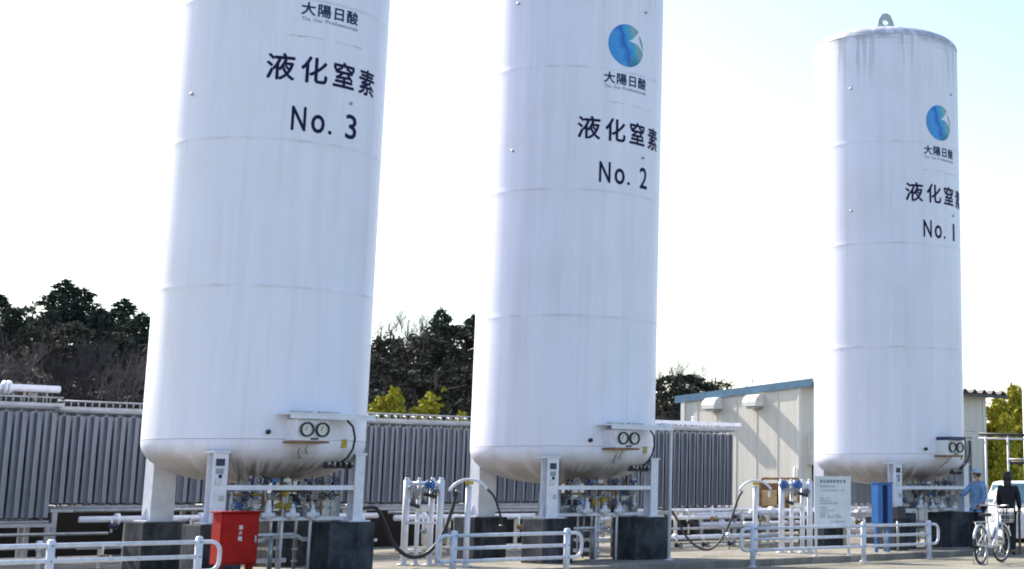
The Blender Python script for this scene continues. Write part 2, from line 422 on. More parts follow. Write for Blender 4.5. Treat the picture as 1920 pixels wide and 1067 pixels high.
# ------------------------------------------------------------------ the three tanks
RT = 1.61; ZB = .80
ARC = lambda deg: R_(deg) * 1.61
EM = (0, 1, -.12, .88)
def dish_profile():
    pr = [(.001, -.62 - .0)]
    for i in range(1, 25):
        a = math.pi / 2 * i / 24
        r = RT * math.sin(a) ** .93; z = -.62 * math.cos(a) ** .9
        pr.append((r, z))
    return pr
def weld(z): return [(RT, z - .12), (RT, z - .025), (RT + .0025, z - .010), (RT + .0025, z + .010), (RT, z + .025), (RT, z + .12)]
def make_shell():
    prof = [(RT, 1.985), (RT, 2.05)]
    for z in (4.17, 6.35, 8.54): prof += weld(z)
    prof += [(RT, 10.72), (RT, 10.85), (RT, 10.91)]
    mb = MB(); mb.lathe([(r, z - ZB) for r, z in prof], 144); return mb.mesh('shell', M['shell'])
def make_dish():
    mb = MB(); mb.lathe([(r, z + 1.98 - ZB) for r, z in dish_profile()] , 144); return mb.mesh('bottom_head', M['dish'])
def make_head():
    pr = [(RT, 10.912), (RT + .006, 10.916), (RT + .006, 10.932)]
    for i in range(0, 20):
        a = math.pi / 2 * i / 19
        pr.append((max(.001, RT * math.cos(a) ** .80), 10.935 + .37 * math.sin(a) ** 1.05))
    mb = MB(); mb.lathe([(r, z - ZB) for r, z in pr], 144); return mb.mesh('top_head', M['shell'])
SHELL, DISH, HEAD = make_shell(), make_dish(), make_head()
def part(name, me, parent, loc=(0, 0, 0)):
    o = bpy.data.objects.new(name, me); COL.objects.link(o); o.parent = parent; o.location = loc; return o

def make_tank(no, label):
    s = S_TANK[no]
    t = thing('storage_tank', label, 'tank', P(s, 0, ZB), AZ, 'tall white liquid gas storage tanks')
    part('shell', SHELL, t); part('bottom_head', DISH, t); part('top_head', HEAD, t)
    # lifting lug
    lug = MB(); Mx = Matrix.Translation((0, 0, 0)) @ Matrix.Rotation(R_(-38), 4, 'Z') @ Matrix.Rotation(R_(90), 4, 'X')
    ring = []
    out = [(-.22, 11.0), (-.22, 11.26), (-.20, 11.5), (-.15, 11.70), (-.07, 11.83), (.03, 11.85), (.12, 11.80), (.17, 11.68), (.27, 11.36), (.30, 11.0)]
    inn = [(.0 + .065 * math.cos(a), 11.63 + .065 * math.sin(a)) for a in [R_(200 - 36 * k) for k in range(10)]]
    n = 10; vs = []
    for h in (-.03, .03):
        vs += [Mx @ Vector((x, z - ZB, h)) for x, z in out] + [Mx @ Vector((x, z - ZB, h)) for x, z in inn]
    fs = []
    for i in range(n):
        j = (i + 1) % n
        fs += [(i, j, n + j, n + i), (2 * n + i, 3 * n + i, 3 * n + j, 2 * n + j), (i, 2 * n + i, 2 * n + j, j), (n + i, n + j, 3 * n + j, 3 * n + i)]
    lug.add(vs, fs); lug.build('lifting_lug', M['steel'], t)
    # legs: two front box legs, two wider rear legs, each with foot plate and gusset
    for (x, y, wx, wy, front) in ((-1.10, -1.14, .22, .20, 1), (1.08, -1.14, .16, .20, 1), (-.98, .98, .36, .30, 0), (.98, .98, .36, .30, 0)):
        lg = MB(); top = 1.78 if front else 1.95
        if front:   # I-section
            lg.box(x - wx/2, x + wx/2, y - wy/2, y - wy/2 + .02, .02, top - ZB); lg.box(x - wx/2, x + wx/2, y + wy/2 - .02, y + wy/2, .02, top - ZB)
            lg.box(x - .012, x + .012, y - wy/2 + .02, y + wy/2 - .02, .02, top - ZB)
            lg.box(x - wx/2 - .02, x + wx/2 + .02, y - wy/2 - .02, y + .3, top - ZB, top - ZB + .03)
        else: lg.box(x - wx/2, x + wx/2, y - wy/2, y + wy/2, .02, top - ZB)
        lg.box(x - wx/2 - .09, x + wx/2 + .09, y - wy/2 - .08, y + wy/2 + .08, -.0, .025)
        sg = 1 if x > 0 else -1
        tri = [(0, .025), (.09, .025), (0, .22)]
        lg.prism([(x + sg * wx/2 + sg * a, b) for a, b in tri] if sg > 0 else [(x - wx/2 - a, b) for a, b in tri], -.006, .006,
                 Matrix.Translation((0, y, 0)) @ Matrix.Rotation(R_(90), 4, 'X'))
        o = lg.build('leg', M['white'], t, bevel=.004)
        if front and x < 0:
            pl = MB(); yy = y - wy/2 - .003
            pl.box(x - .075, x + .055, yy - .004, yy, 1.60 - ZB, 1.70 - ZB); pl.build('blue_plate', M['navyv'] if no != 1 else M['navyv'], o)
            pl = MB(); pl.box(x - .07, x + .045, yy - .003, yy, 1.49 - ZB, 1.565 - ZB); pl.build('grey_plate', M['ink3'], o)
            pl = MB(); pl.prism([(x + .03 * math.cos(a * .785), 1.455 - ZB + .03 * math.sin(a * .785)) for a in range(8)], 0, .004, Matrix.Translation((0, yy, 0)) @ Matrix.Rotation(R_(90), 4, 'X')); pl.build('round_plate', M['ink2'], o)
            pl = MB(); pl.box(x - .075, x + .02, yy - .002, yy, 1.33 - ZB, 1.43 - ZB); pl.build('faded_plate', M['ghost'], o)
            pl = MB(); pl.box(x + .01, x + .07, yy - .012, yy, 1.115 - ZB, 1.19 - ZB); pl.build('junction_box', M['steel'], o)
    # beam between the front legs
    b = MB(); b.box(-.99, .99, -1.245, -1.165, 1.265 - ZB, 1.335 - ZB); b.build('beam', M['white'], t, bevel=.004)
    # gauge cabinet, hood and gauges
    c = MB(); c.box(-.33, .17, -1.90, -1.45, 1.955 - ZB, 2.26 - ZB); cab = c.build('gauge_cabinet', M['board'] if no == 1 else M['white'], t, bevel=.008)
    for gx_ in (-.185, .055):
        Mg = Matrix.Translation((gx_, -1.90, 2.115 - ZB)) @ Matrix.Rotation(R_(90), 4, 'X')
        r_ = MB(); r_.lathe([(.080, 0), (.104, 0), (.104, .045), (.084, .045), (.080, .03)], 28, Mg); gb = r_.build('gauge_bezel', M['black'], cab)
        f_ = MB(); f_.lathe([(.0005, .02), (.082, .02)], 24, Mg); f_.build('dial', M['gface'], gb)
        h_ = MB(); h_.cbox((gx_ - .01, -1.924, 2.13 - ZB), .008, .003, .07, 0, Matrix.Rotation(R_(25), 4, 'Y')); h_.build('needle', M['ink'], gb)
    k = MB(); k.box(-.11, .0, -1.918, -1.90, 1.972 - ZB, 1.998 - ZB); k.build('cabinet_handle', M['black'], cab)
    k = MB(); k.box(-.36, .175, -1.915, -1.5, 1.925 - ZB, 1.952 - ZB); k.build('cabinet_ledge', M['rust'], cab)
    if no != 1:
        h = MB(); h.box(-.47, .86, -1.98, -1.3, 2.325 - ZB, 2.345 - ZB); h.box(-.47, .86, -1.98, -1.955, 2.262 - ZB, 2.323 - ZB)
        h.build('gauge_hood', M['white'], t)
        for x in (-.15, .28):
            q = MB(); q.cbox((x, -1.66, 2.37 - ZB), .34, .06, .025, R_(8)); q.build('dark_bracket', M['steel'], t)
    else:
        h = MB(); h.box(-.30, .19, -1.96, -1.5, 2.265 - ZB, 2.33 - ZB); h.build('gauge_hood', M['navyv'], t)
    # capillary tubes and hose
    tb = MB(); tb.tube([(.52, -1.78, 2.26 - ZB), (.66, -1.70, 2.18 - ZB), (.76, -1.60, 2.02 - ZB), (.78, -1.52, 1.86 - ZB), (.74, -1.45, 1.74 - ZB), (.66, -1.40, 1.66 - ZB)], .017, 6)
    tb.build('capillary_hose', M['black'], t)
    tb = MB(); tb.tube([(-.2, -1.86, 1.96 - ZB), (-.2, -1.72, 1.80 - ZB), (-.05, -1.5, 1.72 - ZB), (.35, -1.4, 1.70 - ZB), (.60, -1.36, 1.62 - ZB)], .012, 6)
    tb.tube([(-.1, -1.86, 1.96 - ZB), (-.1, -1.74, 1.84 - ZB), (.1, -1.46, 1.76 - ZB), (.6, -1.32, 1.70 - ZB)], .010, 6); tb.build('instrument_tube', M['stain'], t)
    rk = MB(); rk.tube([(.42, -1.34, 1.60 - ZB), (.98, -1.14, 1.60 - ZB)], .022, 6)
    for i in range(5):
        f = i / 4; x, y = .46 + .48 * f, -1.345 + .185 * f
        rk.cbox((x, y - .03, 1.64 - ZB), .05, .06, .07, R_(20))
    rk.build('valve_rack', M['black'], t)
    rk = MB()
    for i in range(5):
        f = i / 4; x, y = .46 + .48 * f, -1.345 + .185 * f
        rk.sphere((x, y - .075, 1.655 - ZB), .022, 8)
    rk.build('rack_valve', M['stain'], t)
    nz = MB(); nz.rod((-.38, -1.28, 1.66 - ZB), (-.38, -1.05, 1.72 - ZB), .05); nz.rod((-.62, -1.24, 1.70 - ZB), (-.16, -1.34, 1.70 - ZB), .028); nz.build('head_nozzle', M['navyv'], t)
    st = MB(); st.cbox((.66, -1.475, 1.94 - ZB), .11, .012, .12, R_(24)); st.build('warning_sticker', M['yellow'], t)
    # studs on the shell
    for (deg, z) in ((-20.6, 2.08), (-76, 7.06), (-75.9, 9.74), (13.5, 7.05), (13.3, 9.74)):
        a = R_(deg); sb = MB(); e = Vector((math.sin(a), -math.cos(a), 0)); p = e * RT + Vector((0, 0, z - ZB))
        big = z < 3
        sb.rod(p - e * .02, p + e * (.06 if big else .035), .035 if big else .022); sb.build('stud', M['black'] if big else M['steel'], t)
    # lettering
    W = .196; cells = []
    for ch, cdeg in zip('液化窒素', (-26.7, -9.1, 8.35, 25.9)):
        cells.append(ink_cell(ch, ARC(cdeg) - W, ARC(cdeg) + W, 7.255, 7.655, .022, (.04, .96, -.08, .845)))
    wrap_build('lettering', cells, RT + .004, M['ink'], t, -ZB)
    cells = [ink_cell('N', ARC(-19.4), ARC(-12.2), 6.505, 6.865, .03), ink_cell('o', ARC(-9.0), ARC(-1.9), 6.50, 6.775, .035), ink_cell('.', ARC(.4), ARC(2.6), 6.505, 6.565, 0)]
    wrap_build('number_prefix', cells, RT + .004, M['ink'], t, -ZB); cells = []
    cells.append(ink_cell(str(no), ARC(13.2) if no == 1 else ARC(11.3), ARC(16.2) if no == 1 else ARC(18.9), 6.505, 6.875, .03))
    wrap_build('numeral', cells, RT + .004, M['ink'], t, -ZB)
    cells = []
    for i, ch in enumerate('大陽日酸'):
        c0 = -18.1 + i * 8.62
        cells.append(ink_cell(ch, ARC(c0), ARC(c0 + 7.4), 8.295, 8.495, .028, (.04, .96, -.08, .845)))
    wrap_build('company_lettering', cells, RT + .004, M['ink2'], t, -ZB)
    for wd, a0_, a1_ in (('The', -17.8, -13.2), ('Gas', -11.4, -6.6), ('Professionals', -4.8, 15.4)):
        wrap_build('slogan_word', [ink_cell(wd, ARC(a0_), ARC(a1_), 8.205, 8.262, .0015)], RT + .004, M['ink3'], t, -ZB)
    wrap_build('emblem', emblem_cells(), RT + .004, M['emblem'], t, -ZB, True)
    rg = rnd(no); gm = []
    x = ARC(-23.5)
    while x < ARC(20.5):
        wd = rg.uniform(.05, .22)
        if rg.random() < .75:
            z0 = 7.945 + rg.uniform(-.008, .008); hh = rg.uniform(.012, .03)
            gm.append(([Vector((x, z0, 0)), Vector((x + wd, z0 + .004, 0)), Vector((x + wd, z0 + hh, 0)), Vector((x, z0 + hh * .6, 0))], [(0, 1, 2, 3)]))
        x += wd
    wrap_build('faded_line', gm, RT + .003, M['ghost'], t, -ZB)
    return t
make_tank(3, 'tall white tank lettered No. 3, the nearest and widest of the three')
make_tank(2, 'tall white tank lettered No. 2, standing in the middle of the row')
make_tank(1, 'tall white tank lettered No. 1 with its domed top and lifting lug showing')

# ------------------------------------------------------------------ concrete plinths
PL = {'front left': (-1.42, -.80, .85, 1.45), 'front right': (.58, 1.30, .80, 1.45), 'rear left': (-1.32, -.66, -1.32, -.66), 'rear right': (.66, 1.32, -1.32, -.66)}
for no in (3, 2, 1):
    for kk, (a, b, c, d) in PL.items():
        if no == 3 and kk == 'front right': a, b = .52, 1.26
        if no == 2 and kk == 'front right': a, b = .52, 1.24
        if no == 1 and kk == 'front right': a, b = .30, 1.45
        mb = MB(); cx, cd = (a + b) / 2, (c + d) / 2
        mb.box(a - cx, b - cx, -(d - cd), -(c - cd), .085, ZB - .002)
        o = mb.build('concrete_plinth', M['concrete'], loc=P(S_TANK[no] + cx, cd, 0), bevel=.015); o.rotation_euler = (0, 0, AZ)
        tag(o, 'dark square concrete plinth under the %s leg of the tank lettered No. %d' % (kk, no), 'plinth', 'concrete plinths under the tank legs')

# ------------------------------------------------------------------ valve manifolds under the tanks
def handwheel(mb, c, r, axis='Y', n=14):
    Mx = {'Y': Matrix.Rotation(R_(90), 4, 'X'), 'Z': Matrix.Identity(4), 'X': Matrix.Rotation(R_(90), 4, 'Y')}[axis]
    mb.torus(c, r, r * .17, Mx, n, 6)
    for k in range(3):
        a = k * math.pi / 3; e = Mx @ Vector((math.cos(a) * r, math.sin(a) * r, 0)); mb.rod(Vector(c) - e, Vector(c) + e, r * .1, n=5)
def make_manifold(no, label):
    t = thing('valve_manifold', label, 'valves', P(S_TANK[no], 0, .09), AZ, 'valve piping under the tanks')
    rg = rnd(40 + no); z0 = .09
    fr = MB()
    for x in (-.80, .0, .45): fr.rod((x, -1.0, 0), (x, -1.0, 1.24 - z0), .022)
    fr.box(-.9, .95, -1.06, -1.02, .83 - z0, .88 - z0); fr.box(-.9, .95, -.50, -.46, .83 - z0, .88 - z0)
    fr.build('support_frame', M['white'], t)
    pn = MB(); pn.box(.55, .93, -.98, -.92, .80 - z0, 1.22 - z0); pn.build('grey_panel', M['steel'], t, bevel=.006)
    pn = MB(); pn.box(-.93, -.80, -.95, -.6, .80 - z0, 1.24 - z0); pn.build('side_panel', M['steel'], t, bevel=.006)
    for i in range(19):
        x = -.80 + i * .088 + rg.uniform(-.02, .02); y = rg.uniform(-1.04, -.6); zt = rg.uniform(1.36, 1.5)
        p = MB(); zb = rg.choice((.12, .85, .9)); p.tube([(x, y, zb - z0), (x, y, zt - z0)], rg.uniform(.010, .026), 8)
        for q in range(3): p.rod((x, y, zb + .1 + q * .17 - z0), (x, y, zb + .135 + q * .17 - z0), .042, n=8)
        p.build('riser_pipe', M[rg.choice(['stain', 'steel', 'white', 'white', 'brass'])], t)
    for k, (z, y, r) in enumerate(((.98, -.9, .03), (1.10, -.72, .035), (.88, -.8, .04), (1.20, -1.0, .018), (.55, -.8, .03))):
        p = MB(); p.tube([(-.85, y, z - z0), (-.2, y, z - z0), (-.1, y, z + .05 - z0), (.35, y, z + .05 - z0), (.45, y, z - z0), (.9, y, z - z0)], r, 8)
        p.build('header_pipe', M[['stain', 'white', 'steel', 'brass', 'white'][k]], t)
    vcol = ['navyv', 'navyv', 'steel', 'bluev', 'navyv', 'yellow', 'steel', 'navyv', 'navyv', 'black', 'white', 'steel']
    for i in range(22):
        x = -.76 + i * .073; z = rg.choice((1.22, 1.05, .95, 1.18, 1.4)); y = -1.09 - rg.uniform(0, .06)
        c = vcol[(i * 5 + no) % len(vcol)]
        if c == 'yellow' and no != 3: c = 'steel'
        if i in (9, 11) and no != 1: c = 'yellow'; z = rg.uniform(1.02, 1.16)
        if no == 3 and i in (3,): c = 'greenv'; z = .98
        v = MB(); v.sphere((x, y + .06, z - z0), .045, 10); v.rod((x, y + .06, z - z0), (x, y, z - z0), .014)
        vo = v.build('valve_body', M['brass' if c == 'yellow' else 'steel'], t)
        v = MB(); handwheel(v, (x, y, z - z0), rg.uniform(.045, .06)); v.build('handwheel', M[c], vo)
    for q in range(5):
        x = rg.uniform(-.7, .7); z = rg.uniform(.86, 1.12); v = MB(); v.box(x - .07, x + .07, -.86, -.74, z - z0, z + rg.uniform(.08, .18) - z0); v.build('actuator', M[rg.choice(['black', 'navyv', 'steel', 'greenv'])], t, bevel=.008)
    for (x, z, h) in ((-.28, .85, .22), (.10, .85, .16), (.42, .85, .14)):
        v = MB(); v.rod((x, -1.10, z - z0), (x, -1.10, z + h - z0), .055, .045); v.rod((x, -1.10, z + h - z0), (x, -1.10, z + h + .06 - z0), .02); v.rod((x - .1, -1.1, z + .06 - z0), (x + .1, -1.1, z + .06 - z0), .04)
        v.build('white_fitting', M['white'], t)
    for (x, c) in ((-.55, 'navyv'), (-.2, 'bluev'), (-.02, 'steel'), (.33, 'navyv'), (.72, 'navyv')):
        v = MB(); v.rod((x, -1.1, 1.34 - z0), (x, -1.1, 1.42 - z0), .02); v.cbox((x, -1.1, 1.405 - z0), .11, .05, .045); v.build('valve_top', M[c], t)
    return t
make_manifold(3, 'cluster of pipes and valves with yellow handwheels under the tank lettered No. 3')
make_manifold(2, 'cluster of pipes and valves under the tank lettered No. 2')
make_manifold(1, 'cluster of pipes and valves under the tank lettered No. 1 beside the man')
def stand(s, label):
    t = thing('pipe_stand', label, 'pipe stand', P(s, 0.9, .09), AZ, 'low pipe stands between the plinths')
    m = MB(); m.rod((0, 0, 0), (0, 0, .52), .035); m.box(-.09, .09, -.09, .09, 0, .015); m.build('post', M['steel'], t)
    m = MB(); m.rod((-.55, 0, .54), (.36, 0, .54), .022); m.build('top_pipe', M['white'], t)
    m = MB(); m.rod((-.55, .3, .16), (.40, .3, .16), .03); m.build('low_pipe', M['white'], t)
    m = MB(); m.rod((-.5, .5, .33), (.40, .5, .33), .02); m.build('middle_pipe', M['cream'], t)
stand(-.10, 'low pipe stand with white pipes beside the red cabinet under tank No. 3')
stand(5.75, 'low pipe stand with white pipes between the front plinths of tank No. 2')

# ------------------------------------------------------------------ pipe guard rails
def guard_rail(s_list, d, left_hoop, right_hoop, label, s_end=None, tall=()):
    t = thing('guard_rail', label, 'guard rail', P(s_list[0], d, -.01), AZ, 'white pipe guard rails along the road')
    base = s_list[0]; zs = (.635, .455, .275)
    for s in s_list:
        m = MB(); m.rod((s - base, 0, 0), (s - base, 0, .685), .048, n=14); m.sphere((s - base, 0, .685), .048, 12, (1, 1, .5)); m.rod((s - base, 0, 0), (s - base, 0, .02), .075, n=14)
        po = m.build('post', M['rail'], t)
        m = MB()
        for z in zs: m.rod((s - base, -.062, z), (s - base, -.045, z), .013, n=6)
        m.build('bolt', M['steel'], po)
    a = s_list[0] - base; b = s_list[-1] - base
    if s_end: a = s_end - base
    for z in zs:
        m = MB(); m.rod((a, 0, z), (b, 0, z), .026, n=10); m.build('rail', M['rail'], t)
    for hoop, x, sg in ((left_hoop, s_list[0] - base, -1), (right_hoop, s_list[-1] - base, 1)):
        if hoop:
            pts = [(x, 0, zs[0])] + [(x + sg * (.16 + .12 * math.sin(k * math.pi / 8)), 0, zs[0] - .12 + .12 * math.cos(k * math.pi / 8)) for k in range(0, 5)]
            pts += [(x + sg * (.16 + .12 * math.cos(k * math.pi / 8)), 0, zs[2] + .12 - .12 * math.sin(k * math.pi / 8)) for k in range(0, 5)] + [(x, 0, zs[2])]
            m = MB(); m.tube(pts, .026, 10); m.build('end_hoop', M['rail'], t)
    return t
guard_rail([-4.0, -2.19], 3.1, False, True, 'white pipe guard rail at far left ending in a hoop by the red cabinet', s_end=-7.5)
guard_rail([1.57, 3.57], 3.1, True, True, 'short white pipe guard rail with hoops at both ends before the hose post')
guard_rail([7.40, 10.14, 11.95], 3.15, True, True, 'long white pipe guard rail in front of the white sign board and blue cabinet')

# ------------------------------------------------------------------ red hose cabinet
t = thing('hydrant_cabinet', 'red metal fire cabinet with three white characters beside the guard rail hoop', 'fire cabinet', P(-1.225, 2.15, .09), AZ)
zc = .09
c = MB(); c.box(-.29, .25, -.10, .17, .29 - zc, .965 - zc); bd = c.build('body', M['red'], t, bevel=.01)
c = MB(); c.box(-.265, .225, -.118, -.103, .315 - zc, .945 - zc); dr = c.build('door', M['red'], t, bevel=.006)
c = MB(); c.box(-.32, .28, -.145, .19, .968 - zc, .99 - zc); c.build('rain_cap', M['red'], t, bevel=.005)
c = MB(); c.cbox((.195, -.126, .62 - zc), .02, .02, .09); c.build('handle', M['steel'], dr)
cells = []
for ch, zz, sz in (('消', .775, .058), ('火', .705, .05), ('栓', .63, .06)):
    vs, fs = ink_cell(ch, -sz/2, sz/2, zz - sz/2, zz + sz/2, 0.035, (.04, .96, -.08, .845)); cells.append((vs, fs))
me = MB()
for vs, fs in cells: me.add([(v.x - .02, -.121 - v.z, v.y - zc) for v in vs], fs)
me.build('lettering', M['white'], dr)
for x in (-.24, .20):
    c = MB(); c.box(x - .02, x + .02, -.06, -.02, 0, .29 - zc); c.box(x - .02, x + .02, .06, .10, 0, .29 - zc); c.build('leg', M['red'], t)

# ------------------------------------------------------------------ finned vaporizers behind the tanks
def star_mesh(h):
    mb = MB(); n = 8; poly = []
    for k in range(n):
        a = 2 * math.pi * k / n; R0, hw = (.094, .010) if k % 2 == 0 else (.046, .004)
        e = Vector((math.cos(a), math.sin(a))); p = Vector((-e.y, e.x))
        for q in (e * .026 - p * hw * .9, e * R0 - p * hw, e * R0 + p * hw, e * .026 + p * hw * .9): poly.append((q.x, q.y))
    n2 = len(poly)
    vs = [(x, y, 0) for x, y in poly] + [(x, y, h) for x, y in poly]
    mb.add(vs, [(i, (i + 1) % n2, n2 + (i + 1) % n2, n2 + i) for i in range(n2)])
    mb.rod((0, 0, -.06), (0, 0, h + .06), .018, n=8)
    return mb.mesh('fin_tube', M['fin'])
STAR = {}
def vaporizer(s0, cols, rows, d, z0, z1, label, pitch=.232, legs=True):
    h = z1 - z0 - .24; key = round(h, 2)
    if key not in STAR: STAR[key] = star_mesh(key)
    t = thing('vaporizer', label, 'vaporizer', P(s0, d, -.02), AZ, 'finned aluminium vaporizers behind the tanks')
    W, D = cols * pitch, rows * pitch
    for r in range(rows):
        for c_ in range(cols):
            part('fin_tube', STAR[key], t, ((c_ + .5 + (.5 if r % 2 else 0)) * pitch - (.06 if r % 2 else 0), (r + .5) * pitch, z0 + .12))
    for r in range(rows):
        for zz, nm in ((z1 - .045, 'top_header'), (z0 + .05, 'bottom_header')):
            m = MB(); m.rod((0, (r + .5) * pitch, zz), (W, (r + .5) * pitch, zz), .028, n=8); m.build(nm, M['fin2'], t)
    for zz, nm in ((z1, 'top_frame'), (z0, 'base_frame')):
        m = MB()
        for y in (-.03, D): m.box(-.03, W + .03, y, y + .04, zz - .028, zz + .028)
        for x in (-.03, W - .01): m.box(x, x + .04, .012, D - .002, zz - .028, zz + .028)
        m.build(nm, M['fin2'], t)
    m = MB(); m.rod((-.03, .05, z1 + .12), (W + .03, .05, z1 + .12), .016, n=6)
    for k in range(cols * 2): m.rod(((k + .5) * pitch / 2, .05, z1 + .03), ((k + .5) * pitch / 2, .05, z1 + .12), .012, n=5)
    m.build('collector_pipe', M['fin2'], t)
    for x in (.05, W - .05):
        for y in (.0, D):
            m = MB(); m.box(x - .04, x + .04, y - .025, y + .035, 0, z0 - .03); m.box(x - .09, x + .09, y - .09, y + .09, 0, .02); m.build('leg', M['fin2'], t)
    return t, W, D
v1, W1, D1 = vaporizer(-4.05, 12, 5, -4.35, .72, 2.66, 'grey finned vaporizer at the far left edge with a thick white pipe on top')
m = MB(); m.tube([(0.2, .3, 2.93), (W1 + .05, .3, 2.93)], .06, 12)
pp = m.build('vent_pipe', M['white'], v1)
m = MB(); m.rod((1.93, .3, 2.93), (1.98, .3, 2.93), .11, n=16); m.rod((2.0, .3, 2.93), (2.05, .3, 2.93), .11, n=16); m.build('flange', M['white'], pp)
for i in range(14):
    m = MB(); m.rod((.3 + i * .18, .3, 2.68), (.3 + i * .18, .3, 2.89), .014, n=6); m.build('riser', M['fin2'], v1)
vaporizer(-1.22, 12, 5, -4.5, .95, 2.62, 'grey finned vaporizer behind the left side of the tank lettered No. 3')
vaporizer(1.62, 11, 4, -4.6, .95, 2.60, 'grey finned vaporizer mostly hidden behind the tank lettered No. 3')
v3, W3, D3 = vaporizer(4.44, 11, 5, -4.5, .93, 2.60, 'grey finned vaporizer in the gap between the tanks lettered No. 3 and No. 2')
vaporizer(7.15, 11, 4, -4.6, .93, 2.60, 'grey finned vaporizer mostly hidden behind the tank lettered No. 2')
v4, W4, D4 = vaporizer(11.05, 13, 5, -4.5, .80, 2.66, 'dark blue grey finned vaporizer beside the beige building wall')
m = MB(); m.box(-.05, W4 + .08, -.06, -.02, 2.72, 2.80); m.box(-.05, W4 + .08, D4, D4 + .04, 2.72, 2.80); m.build('drip_tray', M['white'], v4)
m = MB(); m.rod((1.75, .1, 2.7), (1.75, .1, 2.86), .04); m.sphere((1.75, .1, 2.88), .05); m.build('relief_valve', M['white'], v4)
for i in range(9):
    m = MB(); m.rod((.5 + i * .16, .2, 2.7), (.5 + i * .16, .2, 2.80), .016, n=6); m.build('riser', M['fin2'], v4)
vaporizer(18.0, 21, 3, -4.5, .82, 2.70, 'grey finned vaporizer behind the tank lettered No. 1 at the foot of the building')
for vv, W in ((v3, W3),):
    for i in range(12):
        m = MB(); m.tube([(.1 + i * .2, .12, 2.60), (.12 + i * .2, .12, 2.68), (.2 + i * .2, .35, 2.70)], .014, 6); m.build('top_bend', M['fin2'], vv)

# ------------------------------------------------------------------ pipe runs
def pipe_run(label, s0, s1, d, z, r, posts, m='white', extra=(), rise=None):
    t = thing('pipe_run', label, 'pipe', P(s0, d, 0), AZ, 'pipe runs between the tanks and vaporizers')
    mb = MB(); pts = [(0, 0, z), (s1 - s0, 0, z)]
    if rise: pts += [(s1 - s0, 0, z + rise)]
    mb.tube(pts, r, 10); mb.build('pipe', M[m], t)
    for (dz, dy, rr, mm) in extra:
        mb = MB(); mb.rod((0, dy, z + dz), (s1 - s0, dy, z + dz), rr); mb.build('pipe', M[mm], t)
    for x in posts:
        mb = MB(); mb.box(x - s0 - .025, x - s0 + .025, -.03, .03, 0.0, z - r); mb.box(x - s0 - .08, x - s0 + .08, -.07, .07, -.02, .012); mb.build('post', M['cream'], t)
    q = rnd(int(s0 * 100) + 900)
    for k in range(int((s1 - s0) / .75)):
        x = .35 + k * .75 + q.uniform(-.2, .2); mb = MB(); zb = max(.06, z - q.uniform(.2, .5)); mb.tube([(x, 0, z), (x, -.12, z - .02), (x, -.12, zb)], .018, 6); mb.build('drop_pipe', M[q.choice(['white', 'cream', 'steel'])], t)
        mb = MB(); mb.sphere((x, -.12, (z + zb) / 2), .05, 8); mb.rod((x, -.12, (z + zb) / 2), (x, -.24, (z + zb) / 2), .014); handwheel(mb, (x, -.24, (z + zb) / 2), .05); mb.build('valve', M[q.choice(['black', 'navyv', 'steel', 'brass'])], t)
    for k in range(max(1, int((s1 - s0) / 1.4))):
        x = .6 + k * 1.4
        if x < s1 - s0 - .1:
            mb = MB(); mb.rod((x - .03, 0, z), (x + .03, 0, z), r * 1.9, n=12); mb.build('flange', M[m], t)
    return t
pipe_run('white waist-high pipe behind the tank lettered No. 3 on cream posts', -1.15, 4.2, -3.5, .80, .05, (-.4, .35, 2.2, 3.8), extra=((.14, .25, .03, 'steel'), (-.44, .0, .03, 'white')))
pipe_run('thick white waist-high pipe passing behind the white filling manifold', 4.25, 8.0, -3.0, .76, .055, (4.9, 5.4, 6.9, 7.6), extra=((.10, .22, .03, 'steel'), (-.55, -.1, .04, 'cream')))
pipe_run('low white pipe at the left edge below the far left vaporizer', -7.0, -1.0, -2.2, .44, .045, (-3.0, -2.2, -1.3), extra=((-.2, .3, .03, 'cream'), (.16, .5, .025, 'steel')))
pipe_run('thin white pipe running from the second tank towards the sign board', 8.2, 16.5, -2.6, .84, .03, (9.2, 10.6, 12.5, 15.0), extra=((-.16, .2, .04, 'white'),))
pipe_run('bright white knee-high pipe beside the hose post near the building', 12.2, 19.0, -3.6, .50, .06, (13.0, 14.4, 16.4), extra=((.22, .2, .045, 'white'), (-.25, .3, .04, 'cream')))
pipe_run('low white pipe near the ground between the second tank and the guard rail', 7.4, 12.2, -1.2, .34, .04, (8.3, 9.4, 11.2), extra=((.16, .3, .025, 'steel'), (-.18, .15, .035, 'cream')))
pipe_run('white pipe behind the sign board and the blue cabinet', 11.8, 14.0, -1.6, .80, .06, (12.3, 13.4), extra=((-.25, .2, .05, 'white'), (-.5, .2, .03, 'cream')))
pipe_run('white pipe behind the dark grey cabinet under the tank lettered No. 1', 13.4, 15.2, -.6, .74, .055, (13.6, 14.9), extra=((-.22, .0, .03, 'white'), (-.36, .3, .06, 'white')))
# gauge-hood drop pole by the second tank
t = thing('vent_pole', 'tall thin white pipe pole to the right of the tank lettered No. 2', 'pipe', P(6.62, 1.9, 0), AZ)
m = MB(); m.tube([(.0, 0, .09), (0, 0, 2.30), (-.06, 0, 2.36), (-.24, 0, 2.36)], .030, 10); m.build('pole', M['white'], t)
m = MB(); m.rod((0, 0, .09), (0, 0, .11), .08); m.build('base_flange', M['white'], t)

